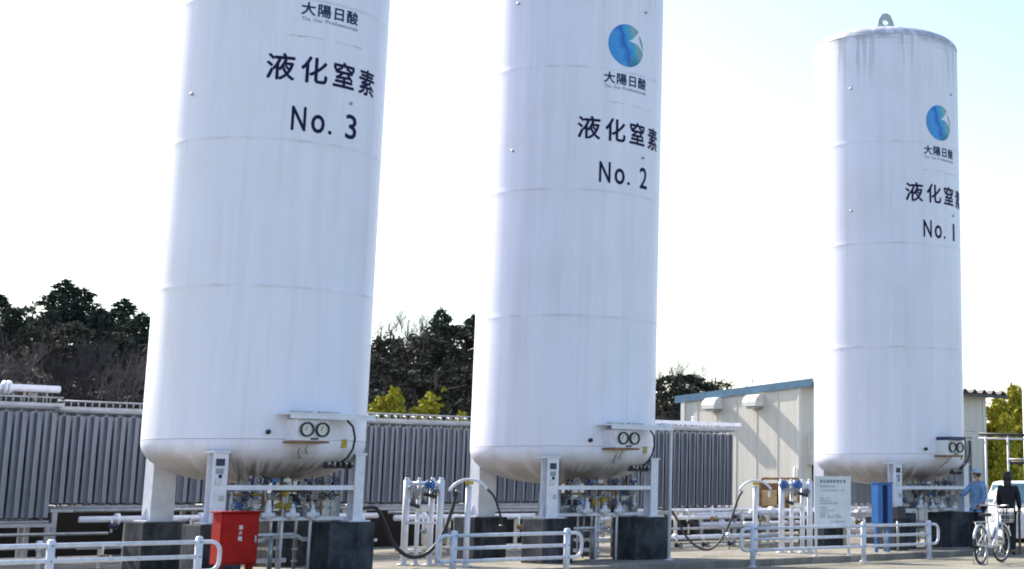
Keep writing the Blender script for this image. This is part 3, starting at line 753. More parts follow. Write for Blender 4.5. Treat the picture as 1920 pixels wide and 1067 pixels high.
# ------------------------------------------------------------------ filling manifolds, hose posts, hoses
def filling(s, d, label, wheels, w=.56):
    t = thing('filling_manifold', label, 'manifold', P(s, d, .09), AZ - R_(38), 'white filling manifolds')
    z0 = .09
    for x, r in ((-.27, .055), (-.08, .035), (.13, .045), (.27, .055)):
        m = MB(); m.rod((x, 0, 0), (x, 0, 1.42 - z0), r, n=12); m.rod((x, 0, 0), (x, 0, .02), r * 1.9, n=12); m.rod((x, 0, 1.42 - z0), (x, 0, 1.46 - z0), r * .7, n=12); m.build('column', M['white'], t)
    for xa, xb, y, z, q in ((-.27, .27, 0, 1.36, .038), (-.27, .27, -.05, .75, .02), (-.27, .0, .05, .32, .02)):
        m = MB(); m.rod((xa, y, z - z0), (xb, y, z - z0), q); m.build('cross_pipe', M['white'], t)
    for i, x in enumerate((-.19, -.09, .02, .20)):
        m = MB(); m.sphere((x, -.06, 1.30 - z0 - .05 * (i % 2)), .05, 10); m.rod((x, -.06, 1.3 - z0), (x, -.06, 1.12 - z0), .022); vo = m.build('valve_body', M['stain'], t)
        m = MB(); handwheel(m, (x, -.13, 1.28 - z0 - .06 * (i % 2)), .05); m.build('handwheel', M['steel' if i != 3 else 'black'], vo)
    for (x, z, r) in wheels:
        m = MB(); handwheel(m, (x, -.12, z - z0), r); m.rod((x, -.14, z - z0), (x, -.10, z - z0), r * .75, n=14); m.build('blue_handwheel', M['bluev'], t)
    m = MB(); m.rod((.02, -.1, 1.2 - z0), (.22, -.12, 1.15 - z0), .03); m.rod((-.2, -.08, 1.05 - z0), (-.05, -.08, 1.0 - z0), .03); m.build('coupling', M['black'], t)
    m = MB(); m.box(-.12, .12, -.05, .05, .92 - z0, 1.02 - z0); m.build('meter', M['stain'], t, bevel=.01)
    return t
filling(2.72, .40, 'white filling manifold with one blue handwheel between the tanks No. 3 and No. 2', ((.10, 1.34, .075),))
filling(10.35, 1.2, 'white filling manifold with two blue handwheels left of the sign board', ((-.24, 1.35, .08), (.02, 1.35, .08)))
def hose_post(s, d, label, rot):
    t = thing('hose_post', label, 'hose post', P(s, d, .09), AZ + rot, 'white posts with curved hose saddles')
    m = MB(); m.rod((0, 0, 0), (0, 0, 1.24), .045, n=12); m.rod((0, 0, 0), (0, 0, .02), .10, n=12); m.build('post', M['white'], t)
    for y in (-.05, .05):
        m = MB(); pts = [(.34 * math.sin(a), y, 1.0 + .34 * math.cos(a)) for a in [R_(-62 + 8 * k) for k in range(16)]]
        m.tube(pts, .020, 8); m.build('saddle', M['white'], t)
    m = MB(); m.box(-.05, .06, -.08, .08, 1.26, 1.31); m.build('clamp', M['yellow'], t)
    return t
HP1, HP2 = (3.0, 1.25), (9.15, 1.35)
hose_post(*HP1, 'white hose post with curved saddle in front of the tank No. 2 rear plinth', R_(-40))
hose_post(*HP2, 'white hose post with curved saddle in front of the brown rack', R_(-40))
def hose(label, pts, r, m='dark', fit=True):
    P3 = [P(*p) for p in pts]
    cr = []
    for i in range(len(P3) - 1):
        p0 = P3[max(0, i - 1)]; p1 = P3[i]; p2 = P3[i + 1]; p3 = P3[min(len(P3) - 1, i + 2)]
        for k in range(8):
            q = k / 8
            cr.append(.5 * ((2 * p1) + (p2 - p0) * q + (2 * p0 - 5 * p1 + 4 * p2 - p3) * q * q + (3 * p1 - p0 - 3 * p2 + p3) * q ** 3))
    cr.append(P3[-1]); base = P3[0]
    t = bpy.data.objects.new('hose', None); COL.objects.link(t); t.location = base
    tag(t, label, 'hose', 'black filling hoses')
    mb = MB(); mb.tube([p - base for p in cr], r, 9); mb.build('hose_body', M[m], t)
    if fit:
        mb = MB(); mb.rod(cr[0] - base, cr[1] - base, r * 1.5); mb.build('coupling', M['stain'], t)
        mb = MB(); mb.rod(cr[-2] - base, cr[-1] - base, r * 1.5); mb.build('coupling', M['stain'], t)
hose('thick black hose sagging in front of the white filling manifold', [(1.25, 1.0, .99), (1.38, .98, 1.0), (1.53, .99, .99), (1.66, .99, .82), (1.82, 1.02, .5), (1.99, 1.06, .31), (2.17, 1.11, .25), (2.38, 1.18, .33), (2.57, 1.24, .6), (2.71, 1.25, .97), (2.78, 1.22, 1.17), (2.80, 1.25, 1.25)], .030)
hose('short grey hose hanging from the right of the hose post before tank No. 2', [(3.17, 1.38, 1.335), (3.33, 1.46, 1.17), (3.44, 1.5, .88), (3.48, 1.48, .71)], .018, 'black')
hose('black hose running from the second tank down to the pad and up again', [(7.62, .3, .93), (7.87, .23, .91), (7.98, .33, .89), (8.07, .41, .72), (8.18, .51, .45), (8.33, .65, .25), (8.51, .81, .19), (8.66, .96, .37), (8.79, 1.08, .72), (8.88, 1.17, 1.1), (8.93, 1.24, 1.24)], .021, 'hosegrey')

# ------------------------------------------------------------------ sign board
t = thing('sign_board', 'white notice board with lines of small writing on two white posts', 'sign', P(9.48, 2.6, .09), AZ)
t.rotation_euler = (0, 0, AZ - R_(36))
Lb = (P(10.04, 2.14) - P(9.48, 2.6)).length
Lb = .60
m = MB(); m.box(-.035, Lb + .035, -.03, -.01, .655 - .09, 1.49 - .09); bo = m.build('panel', M['board'], t, bevel=.004)
m = MB(); m.box(-.05, Lb + .05, -.036, -.004, 1.49 - .09, 1.505 - .09); m.box(-.05, Lb + .05, -.036, -.004, .64 - .09, .655 - .09); m.build('edge_trim', M['white'], bo)
for x in (0, Lb):
    m = MB(); m.rod((x, .02, 0), (x, .02, 1.46 - .09), .026); m.rod((x, .02, 0), (x, .02, .015), .06); m.build('post', M['white'], t)
rg = rnd(9); g1 = MB(); g2 = MB()
def glyphrow(mb, x0, x1, z, h, fill, y=-.0335):
    x = x0
    while x < x1 - h * .5:
        if rg.random() < fill:
            k = rg.randint(2, 4)
            for i in range(k):
                zz = z + h * (i + .5) / k; mb.box(x + h * rg.uniform(.0, .15), x + h * rg.uniform(.7, .9), y, y + .003, zz - h * .07, zz + h * .07)
            for i in range(rg.randint(1, 2)):
                xx = x + h * rg.uniform(.15, .75); mb.box(xx - h * .06, xx + h * .06, y - .0006, y + .0028, z + h * .05, z + h * .95)
        x += h * 1.05
glyphrow(g1, .06, .545, 1.385 - .09, .058, 1)
glyphrow(g2, .06, .34, 1.305 - .09, .038, .95); g2.build('writing_line', M['glyph2'], bo)
for z, a, b in ((1.24, .10, .52), (1.10, .06, .24), (1.055, .06, .30), (1.01, .06, .38), (.93, .06, .20), (.885, .06, .33), (.84, .06, .22), (.80, .06, .48), (.765, .06, .46), (.685, .25, .52)):
    g2 = MB(); glyphrow(g2, a, b, z - .09, .026, .85); g2.build('writing_line', M['glyph2'], bo)
g1.build('heading', M['glyph'], bo)

# ------------------------------------------------------------------ cabinets under tank No. 1
t = thing('control_cabinet', 'tall bright blue cabinet with a dark vertical slot on a stand', 'cabinet', P(11.72, 2.15, .09), AZ - R_(10))
m = MB(); m.box(-.15, .20, -.11, .11, .50, 1.29); cb = m.build('body', M['blue'], t, bevel=.01)
m = MB(); m.box(-.035, .05, -.123, -.113, .53, 1.26); m.build('dark_slot', M['ink'], cb)
m = MB(); m.box(.07, .185, -.125, -.113, .53, 1.26); m.build('door', M['blue'], cb, bevel=.004)
m = MB(); m.box(-.165, .215, -.13, .12, 1.293, 1.315); m.build('top_cap', M['blue'], cb)
for x in (-.12, .17):
    m = MB(); m.box(x - .02, x + .02, -.03, .03, 0, .50); m.build('leg', M['blue'], t)
m = MB(); m.tube([(-.02, -.05, .5), (0, -.1, .25), (.05, -.08, .02)], .02, 8); m.tube([(.08, -.05, .5), (.06, -.1, .3), (.0, -.08, .02)], .018, 8); m.build('cable', M['steel'], t)
t = thing('switch_box', 'small dark grey box on a pole beside the blue cabinet', 'box', P(12.22, 2.15, .09), AZ)
m = MB(); m.box(-.10, .13, -.08, .10, .62, .86); m.build('body', M['black'], t, bevel=.01)
m = MB(); m.rod((0, .02, 0), (0, .02, .62), .025); m.build('pole', M['steel'], t)
t = thing('pump_box', 'low dark green cabinet standing right of the small grey box', 'cabinet', P(12.62, 1.75, .09), AZ)
m = MB(); m.box(-.22, .22, -.15, .15, .04, .62); m.build('body', M['concrete'], t, bevel=.012)
m = MB(); m.box(-.24, .24, -.17, .17, .62, .645); m.build('lid', M['black'], t); m = MB(); m.box(-.2, .2, -.13, .13, 0, .04); m.build('base', M['black'], t)

# ------------------------------------------------------------------ brown rack with boxes by the building
t = thing('storage_rack', 'rusty brown pipe rack with a rounded top rail before the beige building', 'rack', P(13.6, -2.6, 0), AZ - R_(44))
zt = 1.50
m = MB(); m.tube([(-.42, 0, 0), (-.42, 0, zt - .1), (-.36, 0, zt), (.40, 0, zt), (.46, 0, zt - .1), (.46, 0, 0)], .028, 8); m.build('front_frame', M['rust'], t)
m = MB(); m.tube([(-.42, .5, 0), (-.42, .5, zt - .1), (-.36, .5, zt), (.40, .5, zt), (.46, .5, zt - .1), (.46, .5, 0)], .028, 8); m.build('rear_frame', M['rust'], t)
m = MB(); m.box(-.44, .48, -.02, .52, .86, .90); m.build('shelf', M['rust'], t)
m = MB(); m.box(-.44, .48, .5, .52, .92, 1.40); m.build('back_panel', M['wood'], t)
for (x, y, sx, sy, sz, c, lb) in ((-.22, .2, .34, .3, .34, 'card', 'tan cardboard box on the left of the brown rack shelf'), (.16, .22, .30, .3, .40, 'wood', 'brown wooden box in the middle of the brown rack shelf'), (.36, .18, .16, .26, .22, 'card', 'small tan box at the right end of the brown rack shelf')):
    b = thing('box', lb, 'box', P(13.6, -2.6, .902) + Matrix.Rotation(AZ - R_(44), 3, 'Z') @ Vector((x, y, 0)), AZ - R_(44))
    q = MB(); q.box(-sx/2, sx/2, -sy/2, sy/2, 0, sz); q.build('body', M[c], b, bevel=.008)
    q = MB(); q.box(-sx/2 - .004, sx/2 + .004, -.03, .03, sz, sz + .004); q.box(-.03, .03, -sy/2 - .004, -sy/2 - .001, sz * .55, sz - .01); q.build('tape', M['cream'], b)

# ------------------------------------------------------------------ building
BS, BD = 22.53, -10.95
t = thing('workshop', 'beige sided workshop with a sloping roof and blue fascia', 'building', P(BS, BD, 0), AZ)
Lw, Dw, hf, hb = 8.9, 5.3, 4.36, 4.10
def roof_z(y): return hf + (hb - hf) * (y + .4) / (Dw + .4)
m = MB(); m.add([(0, 0, -.05), (0, Dw, -.05), (0, Dw, roof_z(Dw)), (0, 0, roof_z(0)), (.12, 0, -.05), (.12, Dw, -.05), (.12, Dw, roof_z(Dw)), (.12, 0, roof_z(0))],
        [(0, 3, 2, 1), (4, 5, 6, 7), (0, 1, 5, 4), (2, 3, 7, 6), (0, 4, 7, 3), (1, 2, 6, 5)])
m.build('gable_wall', M['wall'], t)
m = MB()
for k in range(1, 6):
    y = k * .92; m.box(-.012, -.002, y - .02, y + .02, 0, roof_z(y) - .02)
m.build('wall_seam', M['wall'], t)
m = MB(); m.box(.125, Lw, .002, .12, -.05, roof_z(0) - .01); m.build('front_wall', M['wall'], t)
m = MB(); m.box(Lw - .12, Lw, .125, Dw, -.05, hb - .02); m.build('far_wall', M['wall'], t)
m = MB(); m.box(.125, Lw - .125, Dw - .12, Dw, -.05, hb - .02); m.build('rear_wall', M['wall'], t)
m = MB(); m.prism([(-.02, -.02), (.09, -.02), (.09, -.003), (-.003, -.003), (-.003, .06), (-.02, .06)], 0, roof_z(0) - .02); m.build('corner_trim', M['wallc'], t)
m = MB(); m.box(Lw - .12, Lw + .03, -.03, -.002, 0, roof_z(0) - .02); m.build('corner_trim', M['wallc'], t)
m = MB(); m.box(-.06, -.003, Dw - .13, Dw + .05, 0, hb - .05); m.build('corner_trim', M['wallc'], t)
m = MB(); m.rod((-.07, .10, .1), (-.07, .10, 1.9), .04); m.build('downpipe', M['wallc'], t)
# folded plate roof
m = MB(); n = int((Lw + .8) / .5); prof = []
for i in range(n):
    x = -.03 + i * .5; prof += [(x, 0), (x + .10, 0), (x + .22, .12), (x + .28, .12), (x + .40, 0)]
prof.append((-.03 + n * .5, 0))
vs = []
for y in (-.55, Dw + .25):
    for (x, z) in prof: vs.append((x, y, roof_z(y) + z + .03))
k = len(prof)
for (x, z) in prof: pass
fs = [(i, i + 1, k + i + 1, k + i) for i in range(k - 1)]
m.add(vs, fs)
ro = m.build('roof', M['roof'], t); sd = ro.modifiers.new('solid', 'SOLIDIFY'); sd.thickness = .03
m = MB(); m.box(-.03, Lw + .55, -.54, -.50, roof_z(-.5) - .10, roof_z(-.5) + .0); m.build('eave_beam', M['roof'], t)
m = MB(); m.add([(-.07, -.62, roof_z(-.62) - .10), (-.07, Dw + .35, roof_z(Dw + .35) - .10), (-.07, Dw + .35, roof_z(Dw + .35) + .13), (-.07, -.62, roof_z(-.62) + .13),
                 (-.035, -.62, roof_z(-.62) - .10), (-.035, Dw + .35, roof_z(Dw + .35) - .10), (-.035, Dw + .35, roof_z(Dw + .35) + .13), (-.035, -.62, roof_z(-.62) + .13)],
                [(0, 3, 2, 1), (4, 5, 6, 7), (0, 1, 5, 4), (2, 3, 7, 6), (0, 4, 7, 3), (1, 2, 6, 5)])
m.build('fascia', M['fascia'], t)
m = MB(); m.box(.55, 1.5, -.02, -.001, 0, 1.95); dd = m.build('door', M['door'], t); m = MB(); m.cbox((.66, -.04, 1.0), .03, .05, .12); m.build('door_handle', M['steel'], dd)
m = MB(); m.box(.35, 1.7, -.35, -.002, 1.98, 2.9); m.build('door_canopy', M['hood'], t)
m = MB(); m.rod((-.05, 2.0, roof_z(2) + .2), (-.05, 2.0, roof_z(2) + .42), .02); m.build('roof_antenna', M['steel'], t)
for y0, zc_ in ((3.74 - .35, 3.90), (1.50, 3.92)):   # vent hoods on the gable wall
    m = MB(); w_ = .60; prof = [(0, .18), (-.20, .18), (-.32, .09), (-.38, -.04), (-.38, -.18), (-.02, -.18), (0, -.18)]
    Mx = Matrix.Translation((-.003, y0 + w_, zc_)) @ Matrix.Rotation(R_(90), 4, 'X')
    m.prism(prof, 0, w_, Mx); vo = m.build('vent_hood', M['hood'], t, bevel=.012)
    m = MB(); m.box(-.30, -.004, y0 + .10, y0 + w_ - .10, zc_ - .25, zc_ - .184); m.build('vent_grille', M['steel'], vo)

# ------------------------------------------------------------------ dark wall added to stand in for the shade behind the vaporizers
m = MB(); m.box(-16, 12.2, 0, .25, -.05, 1.05)
o = m.build('added_shade_wall', M['hill'], loc=P(0, -7.2, 0)); o.rotation_euler = (0, 0, AZ); tag(o, 'low dark wall added as shade behind the vaporizers at the foot of the wooded hill', 'wall')

m = MB(); m.box(0, 5.6, 0, .2, -.05, .62)  # added low wall: hides sunlit ground, gives the dark of shade under the pipes
o = m.build('added_low_shade_wall', M['concrete'], loc=P(12.3, -5.9, 0)); o.rotation_euler = (0, 0, AZ); tag(o, 'very low dark wall added as shade below the vaporizer beside the beige building', 'wall')
# ------------------------------------------------------------------ pipe gantry at right, white column at right edge
t = thing('pipe_gantry', 'thin pipe gantry with dark top pipe in front of the yellow green bamboo', 'gantry', (3.75, 36.5, 0), 0)
m = MB(); m.rod((-.05, 0, 2.49), (2.0, 0, 2.44), .032); m.build('top_pipe', M['black'], t)
m = MB(); m.rod((-.05, .08, 2.40), (2.0, .08, 2.36), .02); m.build('white_pipe', M['white'], t)
m = MB(); m.rod((.58, .02, 1.86), (2.0, .02, 1.84), .035); m.build('lower_pipe', M['black'], t)
m = MB(); m.rod((.58, .1, 1.93), (2.0, .1, 1.92), .02); m.build('lower_white_pipe', M['steel'], t)
for x in (.10, .60, 1.6):
    m = MB(); m.rod((x, 0, -.02), (x, 0, 2.46), .024); m.build('post', M['white'], t)
t = thing('white_silo', 'white round silo cut off by the right edge of the picture', 'silo', (7.02, 40.0, 0), 0)
m = MB(); m.lathe([(1.85, .3), (1.85, 5.2), (1.2, 5.9), (.3, 6.2), (.001, 6.2)], 48); m.build('shell', M['wallc'], t)
for a in (0, 90, 180, 270):
    m = MB(); m.rod((1.7 * math.cos(R_(a + 45)), 1.7 * math.sin(R_(a + 45)), -.02), (1.7 * math.cos(R_(a + 45)), 1.7 * math.sin(R_(a + 45)), .4), .09); m.build('leg', M['white'], t)

# ------------------------------------------------------------------ people
def skin_body(name, joints, edges, radii, m, parent, root=0, sub=2):
    me = bpy.data.meshes.new(name); me.from_pydata(joints, edges, []); me.materials.append(m)
    o = bpy.data.objects.new(name, me); COL.objects.link(o); o.parent = parent
    o.modifiers.new('skin', 'SKIN'); sv = me.skin_vertices[0].data if me.skin_vertices else None
    if sv is None:
        me.skin_vertices_new = None
    for i, r in enumerate(radii):
        sv[i].radius = (r, r) if isinstance(r, (int, float)) else r
        sv[i].use_root = (i == root)
    s = o.modifiers.new('sub', 'SUBSURF'); s.levels = sub; s.render_levels = sub
    for p in me.polygons: p.use_smooth = True
    return o
def add_skin(name, joints, edges, radii, m, parent, root=0, sub=2):
    me = bpy.data.meshes.new(name); me.from_pydata(joints, edges, []); me.materials.append(m)
    o = bpy.data.objects.new(name, me); COL.objects.link(o); o.parent = parent
    bm = bmesh.new(); bm.from_mesh(me); lay = bm.verts.layers.skin.verify()
    for i, v in enumerate(bm.verts):
        v[lay].radius = (radii[i], radii[i]) if isinstance(radii[i], (int, float)) else radii[i]; v[lay].use_root = (i == root)
    bm.to_mesh(me); bm.free()
    sk = o.modifiers.new('skin', 'SKIN'); sk.use_smooth_shade = True
    s = o.modifiers.new('sub', 'SUBSURF'); s.levels = sub; s.render_levels = sub
    return o
def person(label, loc, rz, h, pose, top_m, leg_m, hair=None, cap=None, long_coat=False):
    t = thing('person', label, 'person', loc, rz); k = h / 1.70
    def V(x, y, z): return (x * k, y * k, z * k)
    # faces local -y ; x is to the figure's left when seen from behind = right... symmetrical skeleton
    J = [V(0, .02, .93), V(0, .02, 1.12), V(0, .01, 1.32), V(0, .015, 1.44), V(0, 0, 1.51), V(0, -.01, 1.60), V(0, -.005, 1.665)]
    E = [(0, 1), (1, 2), (2, 3), (3, 4), (4, 5), (5, 6)]
    Rr = [(.145, .105), (.130, .095), (.150, .105), (.085, .07), .052, .082, .062]
    arms = pose['arms']; hands = []
    for sg, (el, wr) in zip((-1, 1), arms):
        i = len(J); J += [V(sg * .17, .01, 1.385), V(*el), V(*wr), V(*(Vector(wr) + (Vector(wr) - Vector(el)).normalized() * .08))]
        Rr += [.058, .043, .030, .026]; E += [(2, i), (i, i + 1), (i + 1, i + 2), (i + 2, i + 3)]; hands.append((Vector(V(*wr)), (Vector(wr) - Vector(el)).normalized(), sg))
    for sg, (kn, an) in zip((-1, 1), pose['legs']):
        i = len(J); J += [V(sg * .085, .02, .86), V(*kn), V(*an), V(an[0], an[1] - .11, .035)]
        Rr += [.085, .058, .04, .034]; E += [(0, i), (i, i + 1), (i + 1, i + 2), (i + 2, i + 3)]
    Rr = [tuple(a * k for a in r) if isinstance(r, tuple) else r * k for r in Rr]
    body = add_skin('body', J, E, Rr, M['skin'], t)
    # fingers and thumb
    fm = MB()
    for wp, dr, sg in hands:
        base = wp + dr * .085 * k; side = dr.cross(Vector((0, 0, 1))); side = side.normalized() if side.length > .05 else Vector((1, 0, 0)); dn = side.cross(dr)
        for q, ln in zip((-1.5, -.5, .5, 1.5), (.062, .075, .07, .052)):
            p0 = base + side * q * .017 * k; p1 = p0 + (dr * .6 + dn * .25) * ln * k; p2 = p1 + (dr * .25 + dn * .55) * ln * .6 * k
            fm.tube([p0, p1, p2], [.0095 * k, .0085 * k, .007 * k], 6)
        p0 = wp + dr * .03 * k - side * sg * .028 * k; fm.tube([p0, p0 + (dr * .04 - side * sg * .03) * k, p0 + (dr * .075 - side * sg * .03) * k], [.012 * k, .0105 * k, .008 * k], 6)
    # face
    fc = MB(); fc.sphere(V(0, -.092, 1.60), .015 * k, 8, (1, 1.2, 1.5))
    for sg in (-1, 1): fc.sphere(V(sg * .078, .0, 1.60), .02 * k, 8, (.5, 1, 1.5))
    fm.v += []
    fo = MB(); fo.v = fm.v + fc.v; off = len(fm.v); fo.f = fm.f + [[i + off for i in f] for f in fc.f]; fo.m = fm.m + fc.m; fo.sm = fm.sm + fc.sm
    fo.build('hands_and_ears', M['skin'], t)
    ey = MB()
    for sg in (-1, 1): ey.sphere(V(sg * .03, -.083, 1.612), .009 * k, 8)
    ey.cbox(V(0, -.082, 1.55), .045 * k, .006, .007 * k); ey.build('eyes_and_mouth', M['hair'], t)
    # clothes
    TJ = J[:4] + []; TE = [(0, 1), (1, 2), (2, 3)]; TR = [(.168, .13), (.165, .125), (.172, .13), (.09, .08)]
    zl = .60 if long_coat else .84
    TJ.append(V(0, .02, zl)); TE.append((0, 4)); TR.append((.185, .15) if long_coat else (.165, .128))
    for sg, (el, wr) in zip((-1, 1), arms):
        i = len(TJ); w2 = Vector(el).lerp(Vector(wr), .88)
        TJ += [V(sg * .175, .01, 1.385), V(*el), V(*w2)]; TR += [.076, .062, .048]; TE += [(2, i), (i, i + 1), (i + 1, i + 2)]
    TR = [tuple(a * k for a in r) if isinstance(r, tuple) else r * k for r in TR]
    add_skin('coat' if long_coat else 'shirt', TJ, TE, TR, top_m, t)
    LJ = [V(0, .02, .93)]; LR = [(.155, .118)]; LE = []
    for sg, (kn, an) in zip((-1, 1), pose['legs']):
        i = len(LJ); LJ += [V(sg * .088, .02, .84), V(*kn), V(an[0], an[1], .09)]; LR += [.098, .076, .062]; LE += [(0, i), (i, i + 1), (i + 1, i + 2)]
    LR = [tuple(a * k for a in r) if isinstance(r, tuple) else r * k for r in LR]
    add_skin('trousers', LJ, LE, LR, leg_m, t)
    for sg, (kn, an) in zip((-1, 1), pose['legs']):
        s_ = MB(); s_.sphere(V(an[0], an[1] - .05, .045), .05 * k, 12, (.9, 2.6, .9)); s_.build('shoe', M['shoe'], t)
    if hair:
        hm = MB(); hm.sphere(V(0, .014, 1.622), (.118 if hair == 'long' else .101) * k, 16, (.92, 1.02, 1.06))
        if hair == 'long': hm.sphere(V(0, .05, 1.50), .09 * k, 14, (1.0, .75, 1.6))
        hm.v = [(x, max(y, -.06 * k) if z < 1.66 * k else y, z) for x, y, z in hm.v]
        hm.build('hair', M['hair'], t)
    if cap:
        hm = MB(); hm.lathe([(.108 * k, 1.63 * k), (.112 * k, 1.66 * k), (.098 * k, 1.71 * k), (.06 * k, 1.738 * k), (.001, 1.745 * k)], 20)
        hm.prism([(-.09 * k, -.06 * k), (.09 * k, -.06 * k), (.075 * k, -.17 * k), (0, -.19 * k), (-.075 * k, -.17 * k)], 1.64 * k, 1.652 * k); hm.build('cap', cap, t)
    return t
pose_m = {'arms': [((-.25, .02, 1.12), (-.27, -.14, .92)), ((.24, -.16, 1.18), (.16, -.38, 1.24))], 'legs': [((-.10, -.01, .49), (-.11, .05, .085)), ((.11, -.04, .49), (.13, -.02, .085))]}
pose_m = {'arms': [((-.22, -.17, 1.17), (-.14, -.42, 1.20)), ((.25, .00, 1.12), (.24, -.16, .93))], 'legs': [((-.10, -.01, .49), (-.11, .05, .085)), ((.11, -.04, .49), (.13, -.02, .085))]}
person('person in light blue work shirt, pale cap and dark trousers reaching to the tank valves', (3.30, 33.2, .09), R_(-50), 1.57, pose_m, M['shirt'], M['trouser'], hair='short', cap=M['cap'])
pose_w = {'arms': [((-.22, -.03, 1.11), (-.20, -.18, .93)), ((.22, -.03, 1.11), (.20, -.18, .93))], 'legs': [((-.085, -.01, .49), (-.09, .03, .085)), ((.085, -.01, .49), (.09, .0, .085))]}
person('person with dark hair in a long black coat standing behind the parked bicycle', (3.83, 32.3, .0), R_(160), 1.58, pose_w, M['coat'], M['trouser'], hair='long', long_coat=True)

# ------------------------------------------------------------------ bicycles
def bicycle(label, loc, rz, frame_m, steer=0.0):
    t = thing('bicycle', label, 'bicycle', loc, rz)
    Rw = .33; xf, xr = .53, -.53      # bike points along +x
    MY = Matrix.Rotation(R_(90), 4, 'X')
    for nm, x in (('front_wheel', xf), ('rear_wheel', xr)):
        Ms = Matrix.Translation((x, 0, Rw)) @ (Matrix.Rotation(steer, 4, 'Z') if x > 0 else Matrix.Identity(4)) @ MY
        m = MB(); m.torus((0, 0, 0), Rw - .02, .02, Ms, 36, 8); wh = m.build(nm, M['tyre'], t)
        m = MB(); m.torus((0, 0, 0), Rw - .045, .011, Ms, 36, 6); m.build('rim', M['stain'], wh)
        m = MB()
        for k in range(14):
            a = k * math.pi / 7; m.rod(Ms @ Vector((.03 * math.cos(a + 1), .03 * math.sin(a + 1), .02 if k % 2 else -.02)), Ms @ Vector(((Rw - .045) * math.cos(a), (Rw - .045) * math.sin(a), 0)), .0022, n=4)
        m.rod(Ms @ Vector((0, 0, -.05)), Ms @ Vector((0, 0, .05)), .025); m.build('spokes', M['stain'], wh)
        m = MB(); pts = [Ms @ Vector(((Rw + .022) * math.cos(a), (Rw + .022) * math.sin(a), 0)) for a in [R_(20 + 10 * k) for k in range(15)]]
        m.tube(pts, .024, 6); m.build('mudguard', M['white'], t)
    m = MB(); m.tube([(.40, 0, .82), (.30, 0, .50), (.10, 0, .32), (-.02, 0, .28)], .022, 8); m.tube([(.42, 0, .70), (.30, 0, .42), (.05, 0, .29)], .016, 8)
    m.rod((-.02, 0, .28), (-.18, 0, .78), .02); 
    for y in (-.06, .06): m.rod((-.02, 0, .28), (xr, y, Rw), .012); m.rod((-.13, 0, .66), (xr, y, Rw), .011)
    m.build('frame', frame_m, t)
    m = MB(); m.rod((.40, 0, .84), (.38, 0, .98), .018)
    for y in (-.055, .055): m.rod((.42, y, .70), (xf, y, Rw), .013)
    m.rod((.42, -.055, .70), (.42, .055, .70), .015); m.rod((.42, 0, .66), (.39, 0, .86), .02); m.build('fork', frame_m, t)
    m = MB(); pts = [(.10, -.29, .99), (.20, -.27, 1.00), (.33, -.16, 1.0), (.38, 0, .98), (.33, .16, 1.0), (.20, .27, 1.0), (.10, .29, .99)]
    m.tube(pts, .013, 8); hb_ = m.build('handlebar', M['stain'], t)
    for y in (-.29, .29):
        m = MB(); m.rod((.06, y, .985), (.17, y * .95, .998), .019); m.build('grip', M['black'], hb_)
    m = MB(); m.prism([(-.33, -.10), (-.33, .10), (-.22, .10), (-.10, .035), (.0, .02), (.0, -.02), (-.10, -.035), (-.22, -.10)], .81, .87); m.build('saddle', M['black'], t, bevel=.02)
    m = MB(); x0, x1 = .46, .74
    for (xa, ya, xb, yb) in ((x0, -.18, x1, -.18), (x1, -.18, x1, .18), (x1, .18, x0, .18), (x0, .18, x0, -.18)):
        for z in (.74, .83, .92): m.rod((xa, ya, z), (xb, yb, z), .006, n=5)
        for q in range(7):
            f = q / 6; m.rod((xa + (xb - xa) * f, ya + (yb - ya) * f, .70), (xa + (xb - xa) * f, ya + (yb - ya) * f, .94), .004, n=4)
    m.box(x0, x1, -.18, .18, .695, .703); m.build('basket', M['stain'], t)
    m = MB(); m.box(-.72, -.30, -.06, .06, .715, .73); m.rod((-.6, .06, .72), (xr, .07, Rw), .007); m.rod((-.6, -.06, .72), (xr, -.07, Rw), .007); m.build('rear_rack', M['stain'], t)
    m = MB(); m.rod((xr, -.11, Rw), (xr - .03, -.13, .015), .010); m.rod((xr, .11, Rw), (xr - .03, .13, .015), .010); m.rod((xr - .03, -.13, .015), (xr - .03, .13, .015), .010); m.build('stand', M['stain'], t)
    m = MB(); m.rod((-.02, -.09, .28), (.10, -.11, .17), .009); m.rod((-.02, .09, .28), (-.14, .11, .39), .009); m.cbox((.10, -.15, .165), .09, .07, .02); m.cbox((-.14, .15, .395), .09, .07, .02)
    m.torus((-.02, -.075, .28), .085, .007, MY, 24, 5); m.build('crank', M['steel'], t)
    m = MB(); m.rod((.50, 0, .60), (.57, 0, .60), .035); m.build('lamp', M['stain'], t)
    return t
bicycle('white city bicycle with black saddle seen from behind, parked before the two people', (3.10, 28.87, -.008), R_(64), M['white'], R_(-10))

# ------------------------------------------------------------------ small white car at right
t = thing('parked_car', 'small white car parked beyond the bicycle, partly outside the picture', 'car', (4.95, 38.2, -.008), R_(4))
def loft(secs):  # sections along y: (y, [(x,z)...])
    m = MB(); n = len(secs[0][1]); vs = [(x, y, z) for y, pr in secs for x, z in pr]
    fs = [(i * n + j, i * n + (j + 1) % n, (i + 1) * n + (j + 1) % n, (i + 1) * n + j) for i in range(len(secs) - 1) for j in range(n)]
    fs += [tuple(range(n)), tuple(reversed(range((len(secs) - 1) * n, len(secs) * n)))]
    m.add(vs, fs); return m
def sect(w, zb, zt, zm, tw): return [(-w, zb), (w, zb), (w + .02, zm), (tw, zt), (-tw, zt), (-w - .02, zm)]
m = loft([(-1.60, sect(.62, .25, .62, .45, .56)), (-1.52, sect(.70, .22, .74, .5, .64)), (-1.1, sect(.73, .2, .86, .55, .68)), (-.80, sect(.73, .2, .92, .55, .69)), (1.3, sect(.73, .2, .93, .55, .69)), (1.6, sect(.70, .25, .90, .55, .66))])
